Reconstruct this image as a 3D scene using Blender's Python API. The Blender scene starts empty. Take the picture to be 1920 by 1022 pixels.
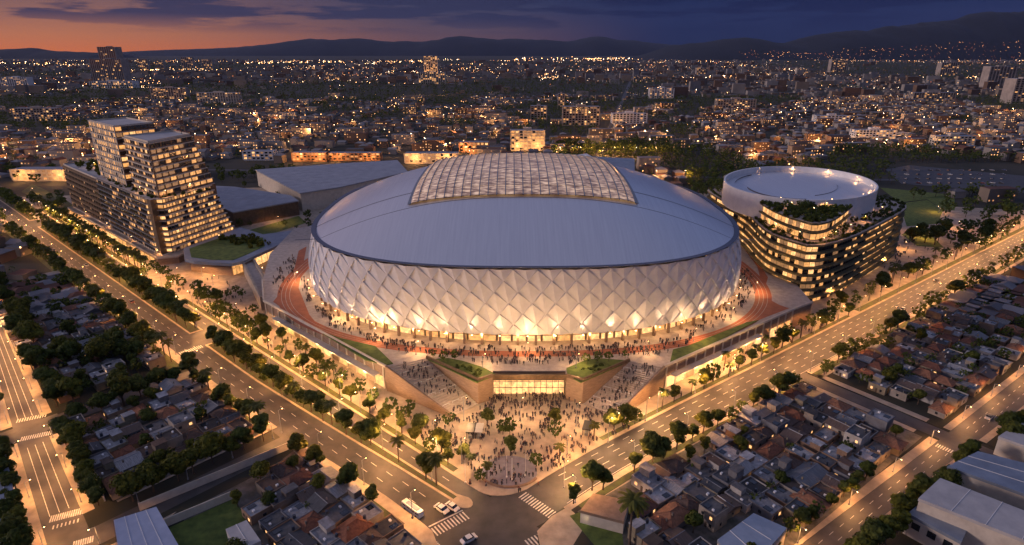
import bpy, bmesh, math, random
from mathutils import Vector, Matrix, noise
rnd = random.Random(7)
C = bpy.context.scene.collection
S = bpy.context.scene
PI = math.pi
# ------------------------------------------------------------------ camera
FPX, CH = 1130.0, 125.0
PITCH = math.atan(416 / FPX)
cam = bpy.data.cameras.new('camera')
cam.sensor_width = 36; cam.lens = 36 * FPX / 1920; cam.clip_start = 1; cam.clip_end = 90000
co = bpy.data.objects.new('camera', cam); C.objects.link(co)
co.location = (0, 0, CH); co.rotation_euler = (PI / 2 - PITCH, 0, 0)
S.camera = co
S.render.resolution_x = 1024; S.render.resolution_y = 545
# ------------------------------------------------------------------ sky, sun, exposure
W = bpy.data.worlds.new('World'); S.world = W; W.use_nodes = True
nt = W.node_tree; nt.nodes.clear()
def N(tree, typ, **kw):
    n = tree.nodes.new(typ)
    for k, v in kw.items(): setattr(n, k, v)
    return n
def ramp(tree, stops, interp='LINEAR'):
    r = N(tree, 'ShaderNodeValToRGB'); cr = r.color_ramp; cr.interpolation = interp
    while len(cr.elements) < len(stops): cr.elements.new(0.5)
    for e, (p, c) in zip(cr.elements, stops):
        e.position = p; e.color = (c[0], c[1], c[2], 1)
    return r
def math_node(tree, op, a=None, b=None):
    m = N(tree, 'ShaderNodeMath', operation=op)
    for i, x in enumerate((a, b)):
        if x is None: continue
        if isinstance(x, (int, float)): m.inputs[i].default_value = x
        else: tree.links.new(x, m.inputs[i])
    return m.outputs[0]
def build_world():
    L = nt.links.new
    out = N(nt, 'ShaderNodeOutputWorld'); tc = N(nt, 'ShaderNodeTexCoord')
    sp = N(nt, 'ShaderNodeSeparateXYZ'); L(tc.outputs['Generated'], sp.inputs[0])
    z = sp.outputs['Z']
    el = math_node(nt, 'MULTIPLY', z, 1.0)
    # sunset side (west, -X) and night side (east) gradients over elevation
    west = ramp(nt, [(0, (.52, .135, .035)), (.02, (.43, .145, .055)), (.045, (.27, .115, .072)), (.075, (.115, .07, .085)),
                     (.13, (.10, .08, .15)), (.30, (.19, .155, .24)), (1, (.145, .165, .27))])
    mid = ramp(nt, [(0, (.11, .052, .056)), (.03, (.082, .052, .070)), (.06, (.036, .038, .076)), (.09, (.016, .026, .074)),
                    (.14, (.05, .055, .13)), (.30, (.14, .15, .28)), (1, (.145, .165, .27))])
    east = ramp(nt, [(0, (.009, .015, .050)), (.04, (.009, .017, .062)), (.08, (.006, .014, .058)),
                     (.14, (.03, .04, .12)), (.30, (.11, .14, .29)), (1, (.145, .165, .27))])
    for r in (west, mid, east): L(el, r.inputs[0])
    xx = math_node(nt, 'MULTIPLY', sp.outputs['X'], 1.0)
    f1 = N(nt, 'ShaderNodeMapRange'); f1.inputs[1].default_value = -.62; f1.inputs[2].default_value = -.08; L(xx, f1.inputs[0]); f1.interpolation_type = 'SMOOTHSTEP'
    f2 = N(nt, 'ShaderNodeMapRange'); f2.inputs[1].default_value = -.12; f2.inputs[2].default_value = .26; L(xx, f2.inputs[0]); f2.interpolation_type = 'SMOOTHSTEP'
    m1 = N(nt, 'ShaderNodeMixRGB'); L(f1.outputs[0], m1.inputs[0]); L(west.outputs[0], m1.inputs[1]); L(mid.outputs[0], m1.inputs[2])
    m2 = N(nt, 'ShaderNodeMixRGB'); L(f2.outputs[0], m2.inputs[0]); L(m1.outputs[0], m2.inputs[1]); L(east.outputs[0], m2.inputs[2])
    # streaky clouds
    mp = N(nt, 'ShaderNodeMapping'); L(tc.outputs['Generated'], mp.inputs[0]); mp.inputs['Scale'].default_value = (4.2, 4.2, 42); mp.inputs['Location'].default_value = (1.3, 2.4, 3.6)
    nz = N(nt, 'ShaderNodeTexNoise'); L(mp.outputs[0], nz.inputs[0]); nz.inputs['Scale'].default_value = 1.0; nz.inputs['Detail'].default_value = 7; nz.inputs['Roughness'].default_value = .58
    cl = N(nt, 'ShaderNodeMapRange'); cl.interpolation_type = 'SMOOTHSTEP'; L(nz.outputs[0], cl.inputs[0]); cl.inputs[1].default_value = .47; cl.inputs[2].default_value = .55
    hi = N(nt, 'ShaderNodeMapRange'); L(z, hi.inputs[0]); hi.inputs[1].default_value = .022; hi.inputs[2].default_value = .048; hi.inputs[4].default_value = .92
    fo = N(nt, 'ShaderNodeMapRange'); L(z, fo.inputs[0]); fo.inputs[1].default_value = .12; fo.inputs[2].default_value = .35; fo.inputs[3].default_value = 1; fo.inputs[4].default_value = 0
    cf = math_node(nt, 'MULTIPLY', math_node(nt, 'MULTIPLY', cl.outputs[0], hi.outputs[0]), fo.outputs[0])
    cc = N(nt, 'ShaderNodeMixRGB'); L(f2.outputs[0], cc.inputs[0]); cc.inputs[1].default_value = (.022, .024, .060, 1); cc.inputs[2].default_value = (.004, .009, .044, 1)
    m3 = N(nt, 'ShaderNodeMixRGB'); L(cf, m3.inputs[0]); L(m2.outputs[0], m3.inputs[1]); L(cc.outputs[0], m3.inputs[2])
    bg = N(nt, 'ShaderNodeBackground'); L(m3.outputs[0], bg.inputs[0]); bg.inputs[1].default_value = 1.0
    sky = N(nt, 'ShaderNodeTexSky', sky_type='NISHITA'); sky.sun_disc = False; sky.sun_elevation = math.radians(1.0); sky.sun_rotation = math.radians(-72)
    bs = N(nt, 'ShaderNodeBackground'); L(sky.outputs[0], bs.inputs[0]); bs.inputs[1].default_value = .0015
    ad = N(nt, 'ShaderNodeAddShader'); L(bg.outputs[0], ad.inputs[0]); L(bs.outputs[0], ad.inputs[1]); L(ad.outputs[0], out.inputs[0])
build_world()
sun = bpy.data.lights.new('sun', 'SUN'); sun.energy = 1.35; sun.angle = math.radians(9); sun.color = (1, .78, .76)
so = bpy.data.objects.new('sun', sun); C.objects.link(so)
sd = Vector((-math.sin(math.radians(96)) * .97, math.cos(math.radians(96)) * .97, .22))   # towards the sun
so.rotation_euler = sd.to_track_quat('Z', 'Y').to_euler()
S.view_settings.view_transform = 'Standard'; S.view_settings.look = 'None'; S.view_settings.exposure = 0.3; S.view_settings.gamma = 1
S.cycles.use_denoising = True
try: S.cycles.denoiser = 'OPENIMAGEDENOISE'
except Exception: pass
S.cycles.use_light_tree = True
S.cycles.max_bounces = 4; S.cycles.diffuse_bounces = 2; S.cycles.glossy_bounces = 2; S.cycles.transmission_bounces = 2; S.cycles.transparent_max_bounces = 4
S.cycles.sample_clamp_indirect = 4; S.cycles.caustics_reflective = False; S.cycles.caustics_refractive = False

# ------------------------------------------------------------------ helpers
cP, sP = math.cos(PITCH), math.sin(PITCH)
def P(px, py, z=0.0):
    """ground point (world x, y) seen at a photo pixel for a surface of height z: used to survey footprints"""
    u = (px - 960) / FPX; v = (511 - py) / FPX
    t = (z - CH) / (-sP + v * cP)
    return (u * t, (cP + v * sP) * t)
def pix(x, y, z):
    F = y * cP - (z - CH) * sP
    if F < 1: return None
    U = y * sP + (z - CH) * cP
    return (960 + FPX * x / F, 511 - FPX * U / F, FPX / F)
def vis(x, y, z=0, m=60):
    q = pix(x, y, z)
    return q is not None and -m < q[0] < 1920 + m and -m < q[1] < 1022 + m
def LW(o, a): return (.664 * o - .748 * a, .748 * o + .664 * a)      # left boulevard frame: offset towards stadium, distance along
def RW(o, a): return (-.594 * o + .804 * a, .804 * o + .594 * a)     # right avenue frame
ANL, ANR = math.atan2(.664, -.748), math.atan2(.594, .804)
def lerp_tab(t, x):
    if x <= t[0][0]: return t[0][1]
    for (a, b), (c, d) in zip(t, t[1:]):
        if x <= c: return b + (d - b) * (x - a) / (c - a)
    return t[-1][1]
def inpoly(x, y, poly):
    c = False; n = len(poly)
    for i in range(n):
        x1, y1 = poly[i]; x2, y2 = poly[i - 1]
        if (y1 > y) != (y2 > y) and x < (x2 - x1) * (y - y1) / (y2 - y1) + x1: c = not c
    return c
ONES = 'zeroth first second third fourth fifth sixth seventh eighth ninth tenth eleventh twelfth thirteenth fourteenth fifteenth sixteenth seventeenth eighteenth nineteenth'.split()
TENS = {2: 'twenty', 3: 'thirty', 4: 'forty', 5: 'fifty', 6: 'sixty', 7: 'seventy', 8: 'eighty', 9: 'ninety'}
def nth(n):
    if n < 20: return ONES[n]
    if n >= 100: return 'hundred-and-' + nth(n - 100) if n > 100 else 'hundredth'
    t, u = divmod(n, 10)
    return (TENS[t] + '-' + ONES[u]) if u else TENS[t][:-1] + 'ieth'
class MB:
    def __init__(s): s.v = []; s.f = []; s.m = []
    def add(s, vs, fs, mi=0):
        b = len(s.v); s.v.extend(vs)
        for f in fs: s.f.append(tuple(b + i for i in f)); s.m.append(mi)
    def box(s, x0, x1, y0, y1, z0, z1, mi=0, rot=0, at=(0, 0, 0)):
        vs = [(x, y, z) for z in (z0, z1) for x, y in ((x0, y0), (x1, y0), (x1, y1), (x0, y1))]
        c, sn = math.cos(rot), math.sin(rot)
        vs = [(at[0] + c * x - sn * y, at[1] + sn * x + c * y, at[2] + z) for x, y, z in vs]
        s.add(vs, [(3, 2, 1, 0), (4, 5, 6, 7), (0, 1, 5, 4), (1, 2, 6, 5), (2, 3, 7, 6), (3, 0, 4, 7)], mi)
    def prism(s, poly, z0, z1, mi=0, top=None, bottom=True):
        area = sum(poly[i - 1][0] * poly[i][1] - poly[i][0] * poly[i - 1][1] for i in range(len(poly)))
        if area < 0: poly = poly[::-1]
        n = len(poly); b = len(s.v)
        f0 = z0 if callable(z0) else (lambda x, y: z0); f1 = z1 if callable(z1) else (lambda x, y: z1)
        s.v.extend([(x, y, f0(x, y)) for x, y in poly] + [(x, y, f1(x, y)) for x, y in poly])
        s.f.append(tuple(b + n + i for i in range(n))); s.m.append(mi if top is None else top)
        if bottom: s.f.append(tuple(b + n - 1 - i for i in range(n))); s.m.append(mi)
        for i in range(n):
            j = (i + 1) % n; s.f.append((b + i, b + j, b + n + j, b + n + i)); s.m.append(mi)
    def sheet(s, poly, z, mi=0):
        area = sum(poly[i - 1][0] * poly[i][1] - poly[i][0] * poly[i - 1][1] for i in range(len(poly)))
        if area < 0: poly = poly[::-1]
        s.add([(x, y, z) for x, y in poly], [tuple(range(len(poly)))], mi)
    def tube(s, p0, p1, r0, r1=None, n=8, mi=0, caps=True):
        r1 = r0 if r1 is None else r1
        p0 = Vector(p0); p1 = Vector(p1); d = (p1 - p0).normalized()
        a = d.orthogonal().normalized(); b = d.cross(a)
        vs = []
        for p, r in ((p0, r0), (p1, r1)):
            for i in range(n):
                t = 2 * PI * i / n; q = p + a * (r * math.cos(t)) + b * (r * math.sin(t)); vs.append(tuple(q))
        fs = [(i, (i + 1) % n, n + (i + 1) % n, n + i) for i in range(n)]
        if caps: fs += [tuple(range(n))[::-1], tuple(range(n, 2 * n))]
        s.add(vs, fs, mi)
    def ball(s, c, r, rz=None, mi=0, n=8, k=5, jit=0):
        rz = r if rz is None else rz
        vs = [(c[0], c[1], c[2] - rz)]
        for j in range(1, k):
            ph = -PI / 2 + PI * j / k
            for i in range(n):
                t = 2 * PI * i / n; q = 1 + (rnd.uniform(-jit, jit) if jit else 0)
                vs.append((c[0] + q * r * math.cos(ph) * math.cos(t), c[1] + q * r * math.cos(ph) * math.sin(t), c[2] + q * rz * math.sin(ph)))
        vs.append((c[0], c[1], c[2] + rz)); fs = []
        for i in range(n): fs.append((0, 1 + (i + 1) % n, 1 + i))
        for j in range(k - 2):
            for i in range(n):
                a = 1 + j * n; fs.append((a + i, a + (i + 1) % n, a + n + (i + 1) % n, a + n + i))
        l = len(vs) - 1; a = 1 + (k - 2) * n
        for i in range(n): fs.append((a + i, a + (i + 1) % n, l))
        s.add(vs, fs, mi)
    def build(s, name, mats, parent=None, smooth=False, kind=None):
        me = bpy.data.meshes.new(name)
        ox = oy = oz = 0
        if parent is not None:
            r = parent
            while r.parent: r = r.parent
            ox, oy, oz = r.location
        me.from_pydata([(x - ox, y - oy, z - oz) for x, y, z in s.v] if parent else s.v, [], s.f)
        if not isinstance(mats, (list, tuple)): mats = [mats]
        for m in mats: me.materials.append(m)
        me.polygons.foreach_set('material_index', s.m)
        if smooth: me.polygons.foreach_set('use_smooth', [True] * len(s.f))
        me.update()
        o = bpy.data.objects.new(name, me); C.objects.link(o)
        if parent: o.parent = parent
        if kind: o['kind'] = kind
        return o
def tag(o, label=None, cat=None, group=None, kind=None):
    if label: o['label'] = label
    if cat: o['category'] = cat
    if group: o['group'] = group
    if kind: o['kind'] = kind
    return o
def thing(name, label, cat, loc=(0, 0, 0), group=None):
    o = bpy.data.objects.new(name, None); C.objects.link(o); o.location = loc; o.empty_display_size = 1
    return tag(o, label, cat, group)
CH_ = {}
def kids(o):
    return list(o.children)
def copy_tree(o, loc=None, rz=0, sc=1, label=None, group=None, parent=None, tree=None):
    c = o.copy(); C.objects.link(c)
    if parent is not None: c.parent = parent
    else:
        c.location = loc; c.rotation_euler = (0, 0, rz); c.scale = sc if isinstance(sc, tuple) else (sc, sc, sc)
        if label: c['label'] = label
        if group: c['group'] = group
    for ch in (tree or PT)[o.name]: copy_tree(ch, parent=c)
    return c
PT = {}
def remember(o):
    PT[o.name] = list(o.children)
    for c in o.children: remember(c)
def place(proto, used, loc, rz=0, sc=1, label=None, group=None):
    """first placement moves the prototype itself, later ones copy it"""
    if proto.name not in PT: remember(proto)
    if not used.get(proto.name):
        used[proto.name] = True
        proto.location = loc; proto.rotation_euler = (0, 0, rz); proto.scale = sc if isinstance(sc, tuple) else (sc, sc, sc)
        if label: proto['label'] = label
        if group: proto['group'] = group
        return proto
    return copy_tree(proto, loc, rz, sc, label, group)
USED = {}

# ------------------------------------------------------------------ materials
def pbsdf(m):
    m.use_nodes = True
    return m.node_tree.nodes['Principled BSDF'], m.node_tree
def mat(name, c1, c2=None, scale=.5, rough=.8, metal=0, rand=None, bump=0, detail=5, coord='Object', spec=None, lo=.35, hi=.65, stretch=None):
    """rand: list of colours picked per object"""
    m = bpy.data.materials.new(name); b, t = pbsdf(m); L = t.links.new
    b.inputs['Roughness'].default_value = rough; b.inputs['Metallic'].default_value = metal
    if spec is not None: b.inputs['Specular IOR Level'].default_value = spec
    tc = N(t, 'ShaderNodeTexCoord'); vec = tc.outputs[coord]
    if stretch:
        mp = N(t, 'ShaderNodeMapping'); mp.inputs['Scale'].default_value = stretch; L(vec, mp.inputs[0]); vec = mp.outputs[0]
    nz = N(t, 'ShaderNodeTexNoise'); nz.inputs['Scale'].default_value = scale; nz.inputs['Detail'].default_value = detail; nz.inputs['Roughness'].default_value = .6
    L(vec, nz.inputs[0])
    c2 = c2 or tuple(x * .7 for x in c1)
    r = ramp(t, [(lo, c2), (hi, c1)]); L(nz.outputs[0], r.inputs[0]); col = r.outputs[0]
    if rand:
        oi = N(t, 'ShaderNodeObjectInfo')
        rr = ramp(t, [(i / len(rand), c) for i, c in enumerate(rand)], 'CONSTANT'); L(oi.outputs['Random'], rr.inputs[0])
        mx = N(t, 'ShaderNodeMixRGB', blend_type='MULTIPLY'); mx.inputs[0].default_value = 1; L(rr.outputs[0], mx.inputs[1]); L(col, mx.inputs[2]); col = mx.outputs[0]
    L(col, b.inputs['Base Color'])
    if bump:
        bp = N(t, 'ShaderNodeBump'); bp.inputs['Strength'].default_value = bump; bp.inputs['Distance'].default_value = .3; L(nz.outputs[0], bp.inputs['Height']); L(bp.outputs[0], b.inputs['Normal'])
    return m
def emat(name, col, st, base=(.3, .25, .2), vary=0, vscale=1.0, sample=True):
    m = bpy.data.materials.new(name); b, t = pbsdf(m)
    b.inputs['Base Color'].default_value = (*base, 1); b.inputs['Roughness'].default_value = .25
    b.inputs['Emission Color'].default_value = (*col, 1); b.inputs['Emission Strength'].default_value = st
    if vary:
        tc = N(t, 'ShaderNodeTexCoord'); v = N(t, 'ShaderNodeTexVoronoi'); v.inputs['Scale'].default_value = vscale
        t.links.new(tc.outputs['Object'], v.inputs[0])
        sp = N(t, 'ShaderNodeSeparateXYZ'); t.links.new(v.outputs['Color'], sp.inputs[0])
        q = N(t, 'ShaderNodeMapRange'); t.links.new(sp.outputs[0], q.inputs[0]); q.inputs[3].default_value = st * (1 - vary); q.inputs[4].default_value = st * (1 + vary)
        t.links.new(q.outputs[0], b.inputs['Emission Strength'])
    if not sample: m.cycles.emission_sampling = 'NONE'
    return m
WARM = (1, .45, .14); GOLD = (1, .66, .30)
M = {}
M['soil'] = mat('ground soil', (.04, .034, .022), (.014, .017, .009), .02, .95, coord='Object')
M['asphalt'] = mat('asphalt', (.068, .062, .060), (.034, .031, .030), .16, .58, bump=.05, detail=8)
M['asphalt_dark'] = mat('worn asphalt', (.085, .076, .072), (.045, .04, .039), .15, .62, detail=8)
M['pave'] = mat('pavement concrete', (.47, .37, .27), (.30, .24, .18), .25, .8)
M['kerb'] = mat('kerb stone', (.5, .46, .4), None, .6, .8)
M['grass'] = mat('lawn grass', (.13, .17, .03), (.06, .09, .015), .35, .95, bump=.3)
M['verge'] = mat('dry verge', (.10, .12, .03), (.06, .055, .03), .3, .95, bump=.3)
M['paint'] = mat('road paint', (.75, .72, .66), (.4, .38, .35), .8, .6)
M['track'] = mat('red running surface', (.44, .135, .06), (.33, .10, .045), .3, .8)
M['stone'] = mat('brown stone cladding', (.30, .20, .13), (.20, .13, .085), .5, .7, stretch=(1, 1, 6))
M['cream'] = mat('cream render', (.62, .54, .43), (.5, .43, .34), .4, .8)
M['white'] = mat('white paint', (.78, .76, .73), (.66, .64, .61), .5, .5)
M['dark'] = mat('dark metal', (.035, .035, .04), (.025, .025, .028), 1, .4, .4)
M['grey'] = mat('grey metal', (.30, .31, .33), (.22, .23, .25), 1, .45, .3)
M['bronze'] = mat('bronze cladding', (.20, .13, .08), (.12, .08, .05), .6, .45, .5)
M['glass_dark'] = mat('dark glass', (.025, .03, .038), (.015, .018, .022), 1, .08, 0, spec=.8)
M['win_a'] = emat('lit window bright', (1, .52, .19), 1.1, vary=.4, vscale=.9)
M['win_b'] = emat('lit window warm', (1, .45, .13), .75, vary=.4, vscale=.9)
M['win_c'] = emat('lit window dim', (1, .48, .18), .22, vary=.4, vscale=.9)
M['win_n'] = emat('house window lit', (1, .50, .18), 1.3, sample=False)
M['bulb'] = emat('lamp bulb', (1, .58, .24), 22, sample=False)
M['farlight'] = emat('city light', (1, .46, .16), 10, vary=.9, vscale=.004, sample=False)
M['farlight_white'] = emat('white city light', (1, .68, .40), 10, vary=.9, vscale=.004, sample=False)
M['farlight_red'] = emat('red city light', (1, .26, .08), 4, sample=False)
M['trunk'] = mat('bark', (.11, .075, .05), (.06, .04, .028), 2, .9)
M['bed'] = mat('planting bed', (.05, .075, .02), (.05, .035, .02), .8, .95, bump=.4)

# ------------------------------------------------------------------ ground and roads
def strip(tab_lo, tab_hi, a0, a1, F, step=12):
    """polygon between two offset tables along a road frame"""
    n = max(1, int((a1 - a0) / step)); A = [a0 + (a1 - a0) * i / n for i in range(n + 1)]
    g = lambda t, a: t(a) if callable(t) else (lerp_tab(t, a) if isinstance(t, list) else t)
    return [F(g(tab_lo, a), a) for a in A] + [F(g(tab_hi, a), a) for a in reversed(A)]
m = MB(); m.sheet([(-16500, -500), (16500, -500), (16500, 21800), (-16500, 21800)], -.06); tag(m.build('ground', M['soil']), kind='structure')
OUT = [(100, 84), (120, 84.5), (150, 82.5), (170, 80.7), (230, 79), (1500, 79)]
ML0 = [(100, 96.2), (128, 95), (162, 93), (218, 90.6), (1500, 90)]
ML1 = [(100, 99), (160, 97.8), (220, 96.8), (1500, 96.5)]
RF0 = [(90, 104.2), (115, 106.2), (134, 106.5), (198, 105), (260, 104.2), (1500, 104)]
RK = [(70, 117), (93, 117.5), (118, 119.3), (168, 120), (1500, 120)]
LS0 = lambda a: 12.5 + .085 * (a - 186); LS1 = lambda a: 21.5 + .07 * (a - 181)
RS1 = [(100, 57), (138, 56), (200, 53.5), (300, 50.6), (700, 44)]
RS0 = [(100, 49), (148, 48.4), (208, 46), (270, 42.7), (700, 36)]
m = MB()
m.sheet(strip(78, 104.5, -150, 1500, LW), 0.0)
tag(m.build('left_boulevard', M['asphalt']), kind='structure')
m = MB(); m.sheet(strip(103.5, 121, -200, 1500, RW), 0.004); tag(m.build('right_avenue', M['asphalt']), kind='structure')
m = MB(); m.sheet(strip(lambda a: LS0(a), lambda a: LS1(a), 60, 700, LW), 0.008); tag(m.build('left_street', M['asphalt_dark']), kind='structure')
m = MB(); m.sheet(strip(RS0, RS1, 60, 700, RW), 0.008); tag(m.build('right_street', M['asphalt_dark']), kind='structure')
m = MB(); m.sheet([LW(-60, 167), LW(-60, 176), LW(80, 176), LW(80, 168)], .012); m.sheet([LW(-60, 241), LW(-60, 251), LW(30, 251), LW(80, 247), LW(80, 242), LW(30, 241)], .012)
tag(m.build('cross_streets', M['asphalt_dark']), kind='structure')
m = MB(); m.sheet([RW(105, 221.5), RW(105, 228), RW(-40, 230), RW(-40, 221.5)], .012); tag(m.build('cross_street_east', M['asphalt_dark']), kind='structure')

def slab(name, polys, matr, h=.13, z=0.0):
    m = MB()
    for q in polys: m.prism(q, -.3, h + z, 0, bottom=False)
    return tag(m.build(name, matr), kind='structure')
# median of the left boulevard, rounded nose
def rounded(pts, cx, cy, r, a0, a1, n=8): return pts + [(cx + r * math.cos(a0 + (a1 - a0) * i / n), cy + r * math.sin(a0 + (a1 - a0) * i / n)) for i in range(n + 1)]
nose = [LW(95.6 + 2.2 - 2.3 * math.cos(t), 106 - 3.2 * math.sin(t)) for t in [PI * i / 8 for i in range(9)]]
def med_seg(a0, a1): return strip(ML0, ML1, a0, a1, LW)
slab('boulevard_median', [med_seg(110, 266) + nose[::-1], med_seg(283, 560), med_seg(585, 1500)], M['pave'])
m = MB()
def inset(t, d): return lambda a: lerp_tab(t, a) + d
for a0, a1 in ((109, 265), (284, 558), (587, 1500)): m.sheet(strip(inset(ML0, .8), inset(ML1, -.8), a0, a1, LW), .15)
tag(m.build('median_grass', M['bed']), kind='structure')
# plaza block (stadium side)
corner = []
p1 = Vector(RW(117.2, 92)); p0 = Vector(LW(104, 108)); pc = Vector((-5.3, 143.0))
for i in range(9):
    t = i / 8; q = p0 * (1 - t) ** 2 + pc * 2 * t * (1 - t) + p1 * t * t; corner.append((q.x, q.y))
left_edge = [LW(104, a) for a in range(690, 108, -30)]
right_edge = [RW(lerp_tab(RK, a), a) for a in list(range(100, 180, 10)) + list(range(200, 660, 50))]
slab('plaza_paving', [left_edge + corner + right_edge + [(150, 560), (-150, 600)]], M['pave'])
slab('left_pavement', [strip(30, OUT, 182, 238, LW), strip(lambda a: 31 + .09 * (a - 250), OUT, 250, 1400, LW), strip(24, OUT, 112, 165, LW),
     [LW(24, 60), LW(72, 60), LW(80, 96), LW(84, 104), LW(84.3, 112), LW(24, 112)]], M['soil'])
def Rlo(d): return lambda a: lerp_tab(RS1, a) + d
slab('right_pavement', [[RW(58, 80), RW(96, 80), RW(102, 84), RW(104.3, 91)] + [RW(lerp_tab(RF0, a), a) for a in range(95, 221, 15)] + [RW(104.8, 221.3)] + [RW(lerp_tab(RS1, a), a) for a in (221, 200, 180, 160, 138, 100)],
     strip(RS1, RF0, 228.5, 690, RW)], M['soil'])
# concrete footways
def foot(name, segs, w_mat, z=.135):
    m = MB()
    for q in segs: m.sheet(q, z)
    return tag(m.build(name, w_mat), kind='structure')
foot('left_footway', [strip(lambda a: lerp_tab(OUT, a) - 3.6, OUT, 112, 164.8, LW), strip(lambda a: lerp_tab(OUT, a) - 3.4, OUT, 182, 238, LW), strip(lambda a: lerp_tab(OUT, a) - 3.4, OUT, 250, 1300, LW),
      [LW(70, 80), LW(80, 96), LW(84, 104), LW(84.3, 112), LW(75, 112), LW(68, 90)], [LW(30, 182), LW(78, 182), LW(78, 184), LW(30, 184)],
      strip(lambda a: LS1(a), lambda a: LS1(a) + 3, 184, 236, LW), strip(lambda a: LS1(a), lambda a: LS1(a) + 3.4, 253, 690, LW), [LW(22, 160), LW(30, 160), LW(40, 165), LW(22, 165)]], M['pave'])
slab('west_pavement', [strip(-200, lambda a: LS0(a), 177, 240, LW), strip(-200, lambda a: LS0(a), 252, 690, LW), [LW(-200, 60), LW(1, 60), LW(11, 165), LW(-200, 165)]], M['soil'], .12)
foot('west_footway', [strip(lambda a: LS0(a) - 3, lambda a: LS0(a), 178, 239.5, LW), strip(lambda a: LS0(a) - 3.4, lambda a: LS0(a), 252.5, 690, LW)], M['pave'], .13)
foot('right_footway', [strip(lambda a: lerp_tab(RF0, a) - 2.2, RF0, 96, 221, RW), strip(lambda a: lerp_tab(RF0, a) - 6.6, lambda a: lerp_tab(RF0, a) - 4.6, 98, 221, RW), [RW(84, 80.5), RW(96, 80.5), RW(102, 84), RW(104, 91), RW(104, 97), RW(96, 97), RW(92, 88)],
      strip(lambda a: lerp_tab(RF0, a) - 2.2, RF0, 229, 690, RW), strip(lambda a: lerp_tab(RF0, a) - 6.6, lambda a: lerp_tab(RF0, a) - 4.6, 229, 690, RW),
      strip(RS1, lambda a: lerp_tab(RS1, a) + 2.8, 100, 220, RW), strip(RS1, lambda a: lerp_tab(RS1, a) + 2.4, 230, 690, RW), [RW(60, 229), RW(100, 229), RW(100, 232), RW(60, 232)], [RW(60, 218.4), RW(100, 218.4), RW(100, 221), RW(60, 221)]], M['pave'])
slab('east_pavement', [strip(-300, RS0, 60, 220, RW), strip(-300, RS0, 231, 690, RW)], M['soil'], .12)
foot('east_footway', [strip(lambda a: lerp_tab(RS0, a) - 2.2, RS0, 90, 219.5, RW), strip(lambda a: lerp_tab(RS0, a) - 2.2, RS0, 231.5, 690, RW)], M['pave'], .13)
foot('roadside_verge', [strip(lambda a: lerp_tab(RF0, a) - 4.5, lambda a: lerp_tab(RF0, a) - 2.3, 100, 220, RW), strip(lambda a: lerp_tab(RF0, a) - 4.5, lambda a: lerp_tab(RF0, a) - 2.3, 230, 690, RW),
      strip(lambda a: lerp_tab(OUT, a) - 7.5, lambda a: lerp_tab(OUT, a) - 3.6, 114, 164, LW), strip(lambda a: lerp_tab(OUT, a) - 7, lambda a: lerp_tab(OUT, a) - 3.4, 184, 236, LW), strip(lambda a: lerp_tab(OUT, a) - 8, lambda a: lerp_tab(OUT, a) - 3.4, 252, 900, LW),
      strip(105, 107.2, 118, 330, LW), strip(105, 108, 385, 620, LW), strip(121, 123, 128, 300, RW), strip(121, 124, 310, 640, RW)], M['verge'], .15)
# markings
m = MB()
def dash(F, o, a0, a1, w=.18, ln=3.0, gap=4.5):
    a = a0
    while a < a1:
        oo = o(a) if callable(o) else o
        m.sheet([F(oo - w / 2, a), F(oo + w / 2, a), F(oo + w / 2, min(a + ln, a1)), F(oo - w / 2, min(a + ln, a1))], .022); a += ln + gap
def zebra(pA, pB, w, bars, bw=.5):
    """bars between two ground points, each bar w long across"""
    A = Vector(pA); B = Vector(pB); d = (B - A).normalized(); n = Vector((-d.y, d.x))
    for i in range(bars):
        c = A + (B - A) * ((i + .5) / bars); q = [c - d * bw / 2 - n * w / 2, c + d * bw / 2 - n * w / 2, c + d * bw / 2 + n * w / 2, c - d * bw / 2 + n * w / 2]
        m.sheet([(v.x, v.y) for v in q], .024)
for k in (1, 2): dash(LW, lambda a, k=k: lerp_tab(OUT, a) + (lerp_tab(ML0, a) - lerp_tab(OUT, a)) * k / 3, 116, 900)
dash(LW, lambda a: (lerp_tab(ML1, a) + 104) / 2, 116, 900)
for k in (1, 2, 3, 4): dash(RW, lambda a, k=k: lerp_tab(RF0, a) + (lerp_tab(RK, a) - lerp_tab(RF0, a)) * k / 5 + .5, 104, 800, .2)
for o in (.5,): 
    for a0, a1 in ((98, 690),): m.sheet(strip(lambda a: lerp_tab(RF0, a) + .5, lambda a: lerp_tab(RF0, a) + .68, a0, a1, RW), .02)
for k in (1, 2, 3): 
    for a0, a1 in ((190, 234), (256, 420)): m.sheet(strip(lambda a, k=k: LS0(a) + (LS1(a) - LS0(a)) * k / 4 - .09, lambda a, k=k: LS0(a) + (LS1(a) - LS0(a)) * k / 4 + .09, a0, a1, LW), .022)
for k in (1, 2): dash(RW, lambda a, k=k: lerp_tab(RS0, a) + (lerp_tab(RS1, a) - lerp_tab(RS0, a)) * k / 3, 110, 216, .15, 2.2, 3.2); dash(RW, lambda a, k=k: lerp_tab(RS0, a) + (lerp_tab(RS1, a) - lerp_tab(RS0, a)) * k / 3, 236, 420, .15, 2.2, 3.2)
zebra(P(812, 999), P(876, 965), 3.4, 11, .42); zebra(P(978, 927), P(1042, 970), 3.4, 14, .42); zebra(P(1062, 984), P(988, 1022), 3.4, 13, .46); zebra(P(800, 1010), P(820, 1030), 3, 8, .4)
m.sheet([P(803, 987), P(866, 956), P(868, 957.5), P(805, 988.5)], .022)
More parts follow.
